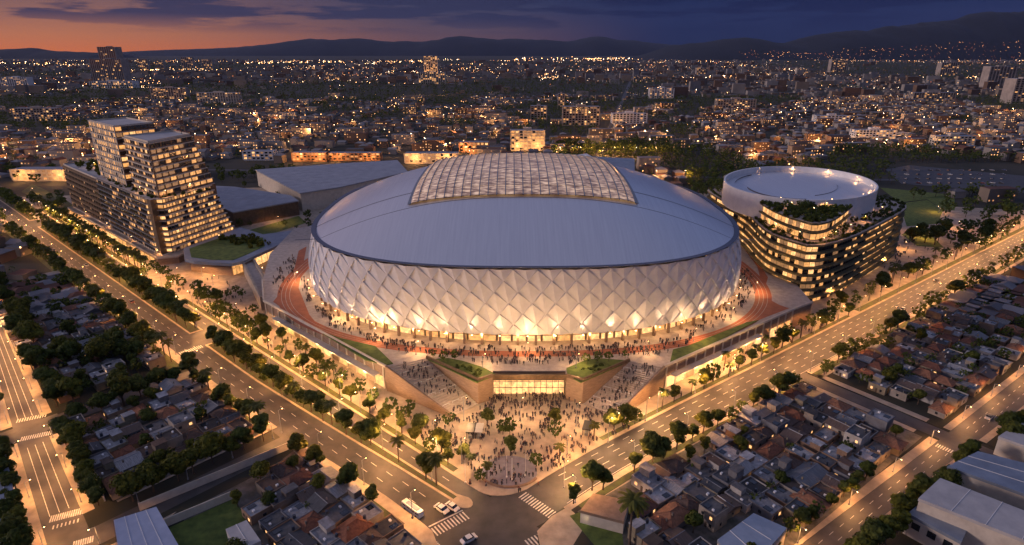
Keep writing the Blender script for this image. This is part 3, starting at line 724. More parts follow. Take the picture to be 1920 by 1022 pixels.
facade(tw, LW(127, 456.8), LW(152, 461.5), 40, 79, 10, 6, .5, M['bronze'], M['cream'], weights=(3, 5, 4), band=.8, mull=.5)
shrubs(tw, lambda: LW(rnd.uniform(128, 150), rnd.uniform(520, 585)), 60, 39, .8, 2.2)
shrubs(tw, lambda: LW(rnd.uniform(124, 128), rnd.uniform(405, 500)), 40, 39.6, .5, 1.1)
shrubs(tw, lambda: LW(rnd.uniform(130, 160), rnd.uniform(403, 408)), 16, 39.6, .5, 1.1)
# long plinth terrace of the tower
poly_block(tw, [LW(118, 398), LW(118, 590), LW(122.4, 590), LW(122.4, 401), LW(180, 424.5), LW(182, 418), LW(128, 392)], .1, 4.3, 'plinth_wall', M['stone'], M['pave'], .8)
for i in range(22):
    a0 = 402 + 8.4 * i; p0 = LW(117.6, a0 + 7.4); p1 = LW(117.6, a0)
    add_window(tw, [(*p0, .6), (*p1, .6), (*p1, 3.8), (*p0, 3.8)], rnd.choice((0, 1, 1, 2)))
# pavilion with planted roof and dark curved fascia, in front of the tower
pv = thing('garden_pavilion', 'low pavilion with lawn roof and dark curved fascia below the stepped tower', 'pavilion', (*LW(155, 365), 0))
pp = [LW(124, 370), LW(126, 362), LW(133, 350), LW(139, 341), LW(146, 340.5), LW(154, 344.5), LW(175, 354), LW(198, 365), LW(240, 378), LW(242, 384), LW(200, 377), LW(180, 384), LW(178, 412), LW(132, 392)]
poly_block(pv, [LW(127, 371), LW(140, 345), LW(152, 348), LW(196, 369), LW(176, 382), LW(176, 410), LW(134, 390)], .1, 7.2, 'wall', M['stone'])
m = MB(); m.prism(pp, 7.2, 9.0, 0, 0); m.build('fascia', M['roofblue'], pv)
m = MB(); m.prism([LW(128, 370), LW(134, 356), LW(142, 346), LW(152, 350), LW(168, 358), LW(176, 376), LW(160, 398), LW(134, 388)], 9.0, 9.25); m.build('roof_lawn', M['grass'], pv)
shrubs(pv, lambda: LW(rnd.uniform(156, 174), rnd.uniform(358, 392)), 40, 9.2, .8, 2.0)
for i in range(9):
    a, b = Vector(LW(140, 344.6)), Vector(LW(152, 347.6)); 
    a, b = Vector(LW(152.5, 347.8)), Vector(LW(196, 368.6)); p0 = a + (b - a) * (i / 9) ; p1 = a + (b - a) * ((i + .9) / 9); nn = Vector(((b - a).y, -(b - a).x)).normalized() * .15; p0 = p0 + nn; p1 = p1 + nn
    add_window(pv, [(*p0, .5), (*p1, .5), (*p1, 6.4), (*p0, 6.4)], 0)
for i in range(5):
    a, b = Vector(LW(140.2, 344.4)), Vector(LW(151.8, 347.4)); p0 = a + (b - a) * (i / 5); p1 = a + (b - a) * ((i + .88) / 5); nn = Vector(((b - a).y, -(b - a).x)).normalized() * .2; p0 = p0 + nn; p1 = p1 + nn
    add_window(pv, [(*p0, .5), (*p1, .5), (*p1, 6.4), (*p0, 6.4)], 1)
# sloped ramp walls left of the podium
rw = thing('ramp_wall', 'pale sloping retaining wall of the ramp left of the running track', 'wall', (*LW(145, 330), 0))
A = P(458, 505, 3); B = P(490, 562, 6)
m = MB(); wall_line(m, [A, B], 0, 7.5, 1.2); wall_line(m, [P(475, 495, 3), P(512, 548, 6)], 0, 7.5, 1.2); m.build('side_wall', M['pave'], rw)
m = MB(); m.prism([A, B, P(512, 548, 6), P(475, 495, 3)], 0, 6.2); m.build('ramp_deck', M['terrace'], rw)

# right terraced building with planted roofs and round drum
rb = thing('terraced_building', 'eight storey terraced block with planted roofs and a round drum, right of the stadium', 'office building', (*RW(175, 350), 0))
def smooth_poly(pts, it=2):
    for _ in range(it):
        q = []
        for i in range(len(pts)):
            a, b = Vector(pts[i]), Vector(pts[(i + 1) % len(pts)]); q += [tuple(a * .75 + b * .25), tuple(a * .25 + b * .75)]
        pts = q
    return pts
base = [RW(135, 292), RW(162, 294), RW(177, 303), RW(207, 332), RW(236, 345), RW(266, 368), RW(240, 440), RW(170, 436), RW(152, 428), RW(145, 400)]
bs = smooth_poly(base, 2)
def off(poly, d):
    n = len(poly); out = []
    for i in range(n):
        a, b, c = Vector(poly[i - 1]), Vector(poly[i]), Vector(poly[(i + 1) % n]); t = (c - a).normalized(); nn = Vector((t.y, -t.x)); q = b + nn * d; out.append((q.x, q.y))
    return out
ar = sum(bs[i - 1][0] * bs[i][1] - bs[i][0] * bs[i - 1][1] for i in range(len(bs)))
if ar < 0: bs = bs[::-1]
FH = 4.05
m = MB(); m.prism(off(bs, -2.5), 0.1, 32.6); m.build('core_wall', M['dark'], rb)
M['greenband'] = mat('planted balcony edge', (.20, .165, .09), (.07, .075, .035), .8, .9, bump=.3)
def ribbon(t, poly, z0, z1, inset_, step, lit, only=None, wts=(3, 5, 3)):
    pl = off(poly, -inset_); n = len(pl)
    # resample outline into bays
    for i in range(n):
        a, b = Vector(pl[i]), Vector(pl[(i + 1) % n]); L_ = (b - a).length; k = max(1, round(L_ / step))
        for j in range(k):
            p0 = a + (b - a) * ((j + .04) / k); p1 = a + (b - a) * ((j + .96) / k); mid = (p0 + p1) / 2
            nn = Vector(((b - a).y, -(b - a).x))
            if nn.dot(-mid) < 0: continue         # faces away from the viewer side of the site
            l = lit(mid) if callable(lit) else lit
            mi = rnd.choices((0, 1, 2), wts)[0] if rnd.random() < l else 3
            add_window(t, [(*p0, z0), (*p1, z0), (*p1, z1), (*p0, z1)], mi)
dn = Vector((-.594, .804))
for k in range(8):
    z = k * FH
    m = MB(); m.prism(bs, z + FH - .75, z + FH + .15); m.build('balcony_band', M['greenband'], rb)
    ribbon(rb, bs, z + .25, z + FH - .8, 2.3, 3.0, lambda q: .80 if q.dot(dn) > 141 + 2 else .34)
m = MB(); m.prism(bs, 32.6, 33.0); m.build('terrace_deck', M['terrace'], rb)
up0 = [RW(141, 299), RW(160, 300.5), RW(183, 312), RW(213, 341), RW(238, 355), RW(256, 376), RW(242, 400), RW(190, 404), RW(165, 388), RW(152, 350)]
us = smooth_poly(up0, 2)
if sum(us[i - 1][0] * us[i][1] - us[i][0] * us[i - 1][1] for i in range(len(us))) < 0: us = us[::-1]
m = MB(); m.prism(off(us, -1.5), 33.0, 42.0); m.build('upper_wall', M['dark'], rb)
for z in (37.0, 41.7): m = MB(); m.prism(us, z, z + .7); m.build('balcony_band', M['greenband'], rb)
for z in (33.1, 37.8): ribbon(rb, us, z + .3, z + 3.2, 1.3, 3.0, .9, wts=(3, 6, 2))
m = MB(); m.prism(off(us, -.3), 42.4, 42.6); m.build('terrace_deck', M['terrace'], rb)
m = MB()
pl = off(bs, -1.2); pl2 = off(bs, -3.2)
for i in range(len(pl)): j = (i + 1) % len(pl); m.prism([pl[i], pl[j], pl2[j], pl2[i]], 33.0, 33.35)
m.build('planter', M['bed'], rb)
shrubs(rb, lambda: (lambda k: tuple(Vector(pl[k]) * (s := rnd.random()) + Vector(pl[(k + 1) % len(pl)]) * (1 - s)))(rnd.randrange(len(pl))), 130, 33.2, .4, .9)
def inus():
    while True:
        q = RW(rnd.uniform(146, 246), rnd.uniform(300, 424))
        if inpoly(*q, us) and not inpoly(*q, DR): return q
DC = (183.5, 382); DA = math.radians(53)
def drum_pt(t, r=0): 
    x = (57 + r) * math.cos(t); y = (44 + r) * math.sin(t); c, s = math.cos(DA), math.sin(DA); return (DC[0] + c * x - s * y, DC[1] + s * x + c * y)
DR = [drum_pt(2 * PI * i / 60) for i in range(60)]
m = MB()
for (ra, za, rb_, zb) in ((0, 33, 0, 46.8), (0, 46.8, -1.0, 46.8), (-1.0, 46.8, -1.0, 42)):
    b = len(m.v)
    for i in range(120): t = 2 * PI * i / 120; m.v.append((*drum_pt(t, ra), za)); m.v.append((*drum_pt(t, rb_), zb))
    for i in range(120): j = (i + 1) % 120; m.f.append((b + 2 * i, b + 2 * j, b + 2 * j + 1, b + 2 * i + 1)); m.m.append(0)
m.build('drum_wall', M['panel'], rb)
m = MB(); 
for k, (r, z) in enumerate(((-1.05, 42.9), (-8, 43.3), (-20, 43.9), (-43.5, 44.3))):
    for i in range(96): t = 2 * PI * i / 96; m.v.append((*drum_pt(t, r), z))
for k in range(3):
    for i in range(96): j = (i + 1) % 96; m.f.append((k * 96 + i, k * 96 + j, k * 96 + 96 + j, k * 96 + 96 + i)); m.m.append(0)
m.f.append(tuple(range(288, 384))); m.m.append(0)
m.build('drum_roof', M['shell'], rb, smooth=True)
m = MB()
for t0, t1, r in ((2.2, 3.6, -14), (1.2, 1.9, -7), (3.9, 5.2, -22)):
    for i in range(30):
        a, b = t0 + (t1 - t0) * i / 30, t0 + (t1 - t0) * (i + 1) / 30; z = 44.0
        m.add([(*drum_pt(a, r), z - .6), (*drum_pt(b, r), z - .4), (*drum_pt(b, r), z + .25), (*drum_pt(a, r), z + .25)], [(0, 1, 2, 3)])
m.build('roof_upstand', M['seam'], rb)
shrubs(rb, inus, 260, 42.6, .5, 1.4)
RBT = [inus() for _ in range(34)]
def onterrace():
    while True:
        q = RW(rnd.uniform(136, 262), rnd.uniform(294, 430))
        if inpoly(*q, off(bs, -1.5)) and not inpoly(*q, us) and not inpoly(*q, DR): return q
RBT2 = [onterrace() for _ in range(44)]
shrubs(rb, onterrace, 150, 33.0, .5, 1.2)   # roof trees placed later

# exhibition halls behind the tower and the stadium
def hall(name, label, poly, h, wall, roof, cat='hall', over=1.2, z=0, slope=None, panels=0):
    cx = sum(p[0] for p in poly) / len(poly); cy = sum(p[1] for p in poly) / len(poly)
    t = thing(name, label, cat, (cx, cy, z)); m = MB()
    inner = [(cx + (x - cx) * .985, cy + (y - cy) * .985) for x, y in poly]
    m.prism(inner, z, z + h - .5); m.build('wall', wall, t)
    zf = (lambda x, y: z + h + (slope[0] * (x - cx) + slope[1] * (y - cy))) if slope else (lambda x, y: z + h)
    m = MB(); m.prism(poly, lambda x, y: zf(x, y) - .9, zf); ro = m.build('roof', roof, t)
    if panels:
        a, b = Vector(poly[0]), Vector(poly[1]); d_, c_ = Vector(poly[-1]), Vector(poly[2])
        m = MB()
        for k in range(1, panels):
            f = k / panels; p = a + (b - a) * f; q = d_ + (c_ - d_) * f
            m.tube((p.x, p.y, zf(*p) + .05), (q.x, q.y, zf(*q) + .05), .09, n=4)
        m.build('roof_ridge', M['white'], ro)
    return t
hall('exhibition_hall', 'wide grey roofed hall with orange lit end wall behind the stepped tower', [P(478, 318, 16), P(562, 362, 16), P(640, 350, 16), P(765, 322, 16), P(745, 300, 16), P(640, 306, 16)], 16, M['cream'], M['hallroof'], panels=9)
hall('low_hall', 'long low hall with pale roof right of the stepped tower', [P(398, 348, 12), P(415, 388, 12), P(436, 398, 12), P(560, 376, 12), P(545, 366, 12), P(440, 350, 12)], 12, M['bronze'], M['hallroof'], panels=5)
hall('back_hall', 'dark wide hall with pale edge directly behind the stadium dome', [P(1042, 290, 15), P(1072, 310, 15), P(1190, 322, 15), P(1190, 297, 15)], 15, M['cream'], M['roofblue'])
h_ = hall('plant_room', 'white plant room on top of the hall behind the stadium', [P(1072, 290, 20), P(1092, 296, 20), P(1112, 293, 20), P(1100, 286, 20)], 5, M['white'], M['white'], 'plant room', z=14)

# ------------------------------------------------------------------ landmark blocks in the city behind
M['conc'] = mat('apartment concrete', (.40, .34, .29), (.28, .24, .21), .08, .85)
M['ochre'] = mat('orange render', (.48, .25, .12), (.36, .18, .09), .2, .85)
FOOT = []     # footprints kept free of scattered houses: (x, y, radius)
def block_building(name, label, px, py, w, d, h, fl, bays, lit, wall, cat='apartment block', roof=None, penthouse=True, band=.4, glow=0, rot=0, weights=(1, 4, 5), side=True):
    if py < 240: lit *= .55
    x, y = P(px, py); FOOT.append((x, y + d / 2, max(w, d) * .62))
    t = thing(name, label, cat, (x, y, 0)); c, s = math.cos(rot), math.sin(rot)
    Q = lambda u, v: (x + c * u - s * v, y + s * u + c * v)
    m = MB(); m.prism([Q(-w / 2, 0), Q(w / 2, 0), Q(w / 2, d), Q(-w / 2, d)], 0, h, 0, 1); m.build('wall', [wall, roof or M['grey']], t)
    facade(t, Q(-w / 2, -.02), Q(w / 2, -.02), 1.0, h, fl, bays, lit, wall, wall, weights=weights, band=band, mull=w / bays * .35, sill=.8)
    if side:
        if x < 0: facade(t, Q(w / 2 + .02, 0), Q(w / 2 + .02, d), 1.0, h, fl, 3, lit * .5, wall, wall, weights=weights, band=band, mull=d / 3 * .4)
        else: facade(t, Q(-w / 2 - .02, d), Q(-w / 2 - .02, 0), 1.0, h, fl, 3, lit * .5, wall, wall, weights=weights, band=band, mull=d / 3 * .4)
    if penthouse:
        m = MB(); m.prism([Q(-w * .12, d * .3), Q(w * .12, d * .3), Q(w * .12, d * .7), Q(-w * .12, d * .7)], h, h + 3.2); m.build('stair_house', wall, t)
    if glow:
        for k in (-.3, .3):
            l = bpy.data.lights.new('wall_light', 'POINT'); l.energy = glow; l.color = WARM; l.shadow_soft_size = .6
            q = Q(w * k, -9); lo = bpy.data.objects.new('wall_light', l); C.objects.link(lo); lo.parent = t; lo.location = (q[0] - x, q[1] - y, 7)
    return t
block_building('apartment_block', 'cream seven storey block with balconies directly behind the stadium dome', 989, 283, 44, 16, 26.5, 7, 8, .7, M['cream'], glow=8666, band=1.0)
block_building('apartment_block', 'wide dark grey apartment slab behind and right of the cream block', 1089, 236, 64, 18, 33, 8, 12, .55, M['conc'], band=.8)
block_building('apartment_block', 'long low orange lit block beside the street, left of the cream block', 889, 286, 38, 14, 13, 3, 7, .6, M['ochre'], glow=8666, penthouse=False)
block_building('apartment_block', 'long three storey yellow lit building at the left foot of the dome top', 809, 307, 62, 14, 12, 3, 12, .75, M['cream'], glow=11333, penthouse=False)
block_building('apartment_block', 'orange lit three storey terrace above the grey exhibition hall', 580, 303, 40, 12, 10.5, 3, 9, .6, M['ochre'], glow=7333, penthouse=False)
block_building('apartment_block', 'second orange lit terrace, between the exhibition hall and the yellow building', 665, 302, 62, 12, 9.5, 3, 12, .5, M['ochre'], glow=7333, penthouse=False)
block_building('apartment_block', 'small pale four storey block with dotted windows left of the orange terraces', 485, 301, 36, 14, 11, 3, 7, .5, M['white'], penthouse=False)
block_building('apartment_block', 'lit yellowish block at the far left, left of the stepped tower', 82, 340, 62, 16, 12, 3, 12, .8, M['cream'], glow=8666, penthouse=False)
block_building('high_rise', 'broad dark twin high rise on the left skyline, its lower half', 207, 160, 118, 50, 95, 20, 16, .25, M['conc'], 'high rise', band=.3, side=False)
block_building('high_rise', 'narrow taller slab rising behind the broad high rise on the left skyline', 212, 153, 72, 50, 140, 26, 8, .2, M['conc'], 'high rise', band=.3, side=False)
block_building('podium_building', 'pale long podium at the foot of the left skyline high rise', 210, 166, 150, 40, 24, 4, 20, .5, M['white'], 'apartment block', band=.3, side=False)
block_building('high_rise', 'brightly lit pale tower on the skyline above the dome, left of centre', 809, 155, 54, 30, 104, 20, 6, .75, M['cream'], 'high rise', weights=(1, 5, 3), side=False, glow=166666)
block_building('podium_building', 'stepped lower block wrapped around the lit central skyline tower', 810, 158, 104, 40, 45, 8, 12, .6, M['cream'], 'apartment block', weights=(1, 5, 3), side=False)
for i, (px, py, w, d, h, fl, bays, lit, lab) in enumerate([
    (1571, 137, 92, 40, 78, 16, 8, .5, 'pale high rise on the right skyline, tallest of its surroundings'),
    (1778, 142, 92, 40, 66, 14, 8, .35, 'grey high rise on the right skyline, right of the pale one'),
    (1873, 164, 92, 40, 72, 16, 8, .15, 'dark brown high rise near the right edge of the skyline'),
    (1918, 195, 60, 40, 60, 14, 6, .2, 'dark slab tower cut by the right edge'),
    (1316, 140, 60, 30, 36, 8, 6, .6, 'orange lit tower above the drum building on the far plain'),
    (1504, 140, 62, 30, 34, 7, 8, .7, 'glowing block left of the pale right skyline high rise'),
    (270, 132, 66, 30, 72, 14, 6, .5, 'slim lit tower first right of the left twin high rise'),
    (301, 131, 50, 30, 62, 12, 5, .4, 'slim tower second right of the left twin high rise'),
    (353, 130, 80, 30, 80, 14, 6, .4, 'dark tower third right of the left twin high rise'),
    (390, 131, 70, 30, 68, 12, 6, .4, 'lit tower fourth right of the left twin high rise'),
    (410, 194, 104, 18, 26, 7, 16, .45, 'long white slab block on the left middle distance, behind dark trees'),
    (318, 186, 96, 18, 30, 8, 14, .5, 'white slab block left of the long one in the middle distance'),
    (68, 228, 80, 18, 24, 6, 14, .7, 'lit apartment slab at the left edge in the middle distance'),
    (1180, 232, 62, 20, 18, 5, 10, .3, 'low grey slab right of the wide dark apartment slab'),
    (1380, 205, 86, 20, 22, 6, 14, .45, 'reddish apartment slab on the right, far behind the drum'),
    (1240, 185, 66, 20, 28, 8, 10, .6, 'bright lit apartment slab right of the centre in the middle distance'),
    (1208, 155, 88, 20, 26, 7, 14, .3, 'pale wide block right of centre, far on the plain'),
    (1640, 262, 60, 16, 14, 4, 12, .5, 'long white building with blue roof, right middle distance'),
    (1790, 275, 52, 16, 14, 4, 10, .5, 'orange lit school block, right middle distance'),
    (1560, 232, 60, 16, 14, 4, 9, .5, 'slanting ochre block behind the drum, right middle distance'),
    (1750, 190, 110, 20, 22, 6, 16, .5, 'row of pink lit blocks on the far right plain'),
    (1052, 205, 14, 14, 34, 9, 3, .5, 'slim lit tower beside the straight street running to the horizon'),
    (1010, 225, 30, 18, 26, 7, 5, .5, 'grey stepped block left of the straight street'),
    (520, 158, 60, 24, 20, 5, 10, .5, 'pale block on the left plain, far behind the tower'),
    (620, 148, 70, 24, 22, 5, 10, .6, 'lit block on the left plain, left of the central skyline tower'),
    (30, 168, 90, 30, 40, 9, 12, .5, 'lit block at the far left edge under the sunset')]):
    block_building('apartment_block' if h < 45 else 'high_rise', lab, px, py, w, d, h, fl, bays, lit, rnd.choice([M['cream'], M['conc'], M['white'], M['conc']]) if h < 45 else M['conc'], 'apartment block' if h < 45 else 'high rise', side=d < 30 and h < 30, band=.3)

# ------------------------------------------------------------------ individual big roofs in the foreground
t = hall('warehouse', 'blue white ribbed metal warehouse roof at the bottom left, beside the dark lawn', [P(213, 975, 5.5), P(293, 950, 5.5), P(345, 1040, 5.5), P(228, 1070, 5.5)], 5.5, M['white'], mat('blue ribbed metal', (.42, .47, .58), (.34, .39, .50), .3, .35, .4), 'warehouse', panels=4)
hall('warehouse', 'grey metal warehouse roof cut by the left edge, beside the left street', [P(-60, 845, 6), P(8, 838, 6), P(40, 992, 6), P(-60, 1015, 6)], 6, M['white'], M['roofblue'], 'warehouse', panels=5)
hall('small_white_house', 'small white flat roofed building on the right of the dark lawn', [P(423, 992, 4), P(462, 975, 4), P(489, 1014, 4), P(446, 1034, 4)], 4, M['white'], M['roofpale'], 'house', panels=2)
hall('warehouse', 'pale blue metal roof at the bottom right among the small houses', [P(1345, 1012, 6), P(1413, 962, 6), P(1476, 990, 6), P(1430, 1040, 6), P(1380, 1060, 6)], 6, M['cream'], mat('pale blue metal', (.38, .42, .48), (.30, .34, .40), .3, .35, .4), 'warehouse', panels=3)
bb = hall('cream_hall', 'long cream walled hall with grey flat roof in the bottom right corner', [P(1763, 896, 11), P(2010, 992, 11), P(1990, 1040, 11), P(1722, 934, 11)], 11, M['cream'], M['roofpale'], 'hall', panels=4)
bc = hall('cream_annex', 'lower cream annex with three square windows in front of the grey roofed hall', [P(1722, 946, 7), P(1815, 990, 7), P(1803, 1016, 7), P(1702, 962, 7)], 7, M['cream'], M['roofblue'], 'annex')
A, B = Vector(P(1702, 962, 7)), Vector(P(1803, 1016, 7))
for k in range(3):
    a = A + (B - A) * (.12 + .3 * k); b = A + (B - A) * (.28 + .3 * k); nn = Vector(((B - A).y, -(B - A).x)).normalized() * .05
    add_window(bc, [(*(a + nn), 3.2), (*(b + nn), 3.2), (*(b + nn), 5.2), (*(a + nn), 5.2)], 3)
hall('blue_hall', 'blue grey roofed hall behind the cream walled hall, right edge', [P(1776, 874, 8), P(1834, 846, 8), P(2010, 890, 8), P(1960, 940, 8)], 8, M['cream'], M['roofblue'], 'hall', panels=3)
bd = hall('white_depot', 'white walled depot with pale roof cut by the right edge above the blue grey hall', [P(1872, 818, 7), P(1926, 782, 7), P(2010, 800, 7), P(1990, 860, 7)], 7, M['cream'], M['roofpale'], 'depot', panels=2)
kb = hall('corner_house', 'flat roofed corner house with floodlit cream wall beside the right corner of the crossing', [P(1088, 957, 4.5), P(1112, 925, 4.5), P(1180, 938, 4.5), P(1170, 978, 4.5)], 4.5, M['cream'], M['stone'], 'house')
l = bpy.data.lights.new('wall_light', 'POINT'); l.energy = 900; l.color = (1, .75, .42); l.shadow_soft_size = .3
lo = bpy.data.objects.new('wall_light', l); C.objects.link(lo); lo.parent = kb; q = P(1098, 972, 2); lo.location = (q[0] - kb.location.x, q[1] - kb.location.y, 2.2)
def gs(px, name='corner_lawn', mt='grass'):
    m = MB(); m.sheet([P(*q) for q in px], .165); return tag(m.build(name, M[mt]), kind='structure')
gs([(1068, 968), (1090, 960), (1165, 990), (1170, 1030), (1120, 1030)]); gs([(318, 990), (440, 935), (482, 1012), (440, 1040), (330, 1040)], 'dark_lawn')
gs([(690, 985), (730, 992), (765, 1012), (740, 1040), (640, 1040)], 'corner_lawn', 'verge')
gs([(160, 392), (190, 420), (282, 486), (262, 494), (190, 445), (128, 398)], 'garden_lawn'); gs([(60, 345), (120, 372), (160, 402), (120, 400), (40, 360)], 'garden_lawn', 'verge')
gs([(1686, 382), (1738, 375), (1768, 395), (1758, 420), (1700, 425)], 'park_lawn'); gs([(1690, 440), (1712, 430), (1745, 440), (1770, 465), (1720, 462)], 'park_lawn')
gs([(1460, 560), (1485, 556), (1488, 572), (1440, 585)], 'park_lawn'); gs([(440, 440), (560, 405), (575, 418), (470, 452)], 'garden_lawn')
gs([(1650, 352), (1790, 366), (1790, 395), (1769, 394), (1738, 374), (1686, 380)], 'park_lawn'); gs([(1705, 310), (1920, 330), (1920, 362), (1690, 345), (1660, 318)], 'car_park', 'asphalt')

# ------------------------------------------------------------------ prototype: houses
M['hwall'] = mat('house wall', (.85, .85, .85), (.6, .58, .55), .4, .85, rand=[(.36, .31, .26), (.24, .19, .15), (.32, .20, .13), (.50, .47, .44), (.20, .20, .22), (.30, .25, .17)])
M['flatroof'] = mat('flat house roof', (1, 1, 1), (.34, .33, .32), .55, .75, rand=[(.12, .115, .115), (.24, .235, .24), (.06, .055, .055), (.46, .45, .45), (.15, .085, .055), (.16, .15, .15), (.09, .065, .05), (.33, .32, .33), (.52, .51, .52)], detail=8, lo=.25, hi=.75)
M['tile'] = mat('clay roof tiles', (1, 1, 1), (.55, .5, .5), 1.1, .85, rand=[(.26, .095, .045), (.16, .065, .04), (.32, .14, .07), (.12, .075, .055)], bump=.4, detail=8)
M['tin'] = mat('weathered sheet roof', (1, 1, 1), (.5, .5, .5), .7, .55, .2, rand=[(.20, .20, .21), (.09, .09, .095), (.38, .36, .35), (.17, .11, .08)], stretch=(6, .6, 1), detail=6)
M['tank'] = mat('water tank', (.05, .06, .08), (.03, .035, .05), 1, .5)
def house_windows(t, w, d, h, up=False):
    for x in (-w * .28, w * .25):
        m = MB(); m.box(x - .6, x + .6, -d / 2 - .04, -d / 2 + .1, 1.1, 2.3); m.build('window', rnd.choice([M['glass_dark'], M['glass_dark'], M['win_n']]), t)
    m = MB(); m.box(w / 2 - .1, w / 2 + .04, -.6, .6, 1.1, 2.3); m.build('window', M['glass_dark'], t)
    m = MB(); m.box(-w / 2 - .04, -w / 2 + .1, -.6, .6, 1.1, 2.3); m.build('window', M['glass_dark'], t)
    m = MB(); m.box(-.5, .5, -d / 2 - .05, -d / 2 + .1, .1, 2.2); m.build('door', M['trunk'], t)
    if h > 5:
        for x in (-w * .25, w * .25): m = MB(); m.box(x - .6, x + .6, -d / 2 - .04, -d / 2 + .1, 4.0, 5.1); m.build('window', rnd.choice([M['glass_dark'], M['win_n']]), t)
def proto_flat(w, d, h, lab='flat roofed house', L_=False):
    t = thing('flat_roofed_house', lab, 'house')
    m = MB(); m.box(-w / 2, w / 2, -d / 2, d / 2, 0, h)
    for a in ((-w / 2 - .05, w / 2 + .05, -d / 2 - .05, -d / 2 + .2), (-w / 2 - .05, w / 2 + .05, d / 2 - .2, d / 2 + .05), (-w / 2 - .05, -w / 2 + .2, -d / 2 + .2, d / 2 - .2), (w / 2 - .2, w / 2 + .05, -d / 2 + .2, d / 2 - .2)): m.box(*a, h, h + .55)
    if L_: m.box(-w / 2 + .1, 0, 0, d / 2 - .1, h + .01, h + 2.6)
    m.build('wall', M['hwall'], t)
    m = MB(); m.box(-w / 2 + .21, w / 2 - .21, -d / 2 + .21, d / 2 - .21, h + .0, h + .08)
    if L_: m.box(-w / 2 - .1, .2, -.2, d / 2 + .1, h + 2.62, h + 2.75)
    m.build('roof', M['flatroof'], t)
    m = MB(); m.tube((w * .3, d * .25, h + .1), (w * .3, d * .25, h + 1.5), .6, .55, 10); m.build('water_tank', M['tank'], t)
    m = MB(); m.box(w * .1, w * .1 + 1, -d * .3, -d * .3 + .7, h + .1, h + .75); m.build('air_unit', M['white'], t)
    if not L_:
        m = MB(); m.box(-w * .38, -w * .1, -d * .35, -d * .05, h + .08, h + .3); m.build('skylight', M['glass_dark'], t)
    house_windows(t, w, d, h); return t
def proto_hip(w, d, h, rh=1.9, gable=False, tin=False):
    t = thing('tiled_house' if not tin else 'metal_roofed_house', 'pitched roof house', 'house')
    m = MB(); m.box(-w / 2, w / 2, -d / 2, d / 2, 0, h)
    if gable: m.add([(-w / 2, -d / 2, h), (-w / 2, d / 2, h), (-w / 2, 0, h + rh - .15), (w / 2, -d / 2, h), (w / 2, d / 2, h), (w / 2, 0, h + rh - .15)], [(0, 2, 1), (3, 4, 5)])
    m.build('wall', M['hwall'], t)
    e = .45; q = 0 if gable else min(w, d) / 2; m = MB(); W2, D2 = w / 2 + e, d / 2 + e; k = W2 - q if not gable else W2
    v = [(-W2, -D2, h - .1), (W2, -D2, h - .1), (W2, D2, h - .1), (-W2, D2, h - .1), (-k, 0, h + rh), (k, 0, h + rh)]
    m.add(v, [(0, 1, 5, 4), (1, 2, 5), (2, 3, 4, 5), (3, 0, 4), (3, 2, 1, 0)]); ro = m.build('roof', M['tin'] if tin else M['tile'], t)
    m = MB(); m.tube((-k, 0, h + rh + .02), (k, 0, h + rh + .02), .12, n=5)
    if not gable:
        for a, b in ((-k, -W2), (k, W2)):
            for s in (-1, 1): m.tube((a, 0, h + rh), (b, s * D2, h - .06), .1, n=4)
    m.build('ridge', M['tile'] if not tin else M['grey'], ro)
    m = MB(); m.box(w * .2, w * .2 + .5, d * .12, d * .12 + .5, h, h + rh + .5); m.build('chimney', M['hwall'], ro)
    house_windows(t, w, d, h); return t
HP = [(proto_flat(7.6, 9.2, 3.3), 'flat roofed house'), (proto_flat(8.4, 8.4, 6.2), 'two storey flat roofed house'), (proto_flat(9.5, 7.6, 3.5, L_=True), 'flat roofed house with rooftop room'),
      (proto_hip(8.2, 8.6, 3.2), 'clay tiled hipped house'), (proto_hip(10.5, 7.4, 3.2, 1.8), 'long clay tiled hipped house'), (proto_hip(8.2, 8.8, 3.3, 1.4, True, True), 'metal sheet gabled house'), (proto_hip(9.2, 8, 5.8, 1.5, True, True), 'tall metal sheet gabled house')]
HOUSES = []    # x, y, rot, proto index, scale, label, group
BLOCKED = [[P(200, 975), P(300, 940), P(480, 925), P(500, 1030), P(220, 1060)], [P(1335, 1015), P(1413, 955), P(1485, 990), P(1430, 1060)], [P(1068, 968), P(1110, 915), P(1200, 930), P(1180, 1030), P(1100, 1030)]]
TREES = []     # x, y, kind, scale, label, group
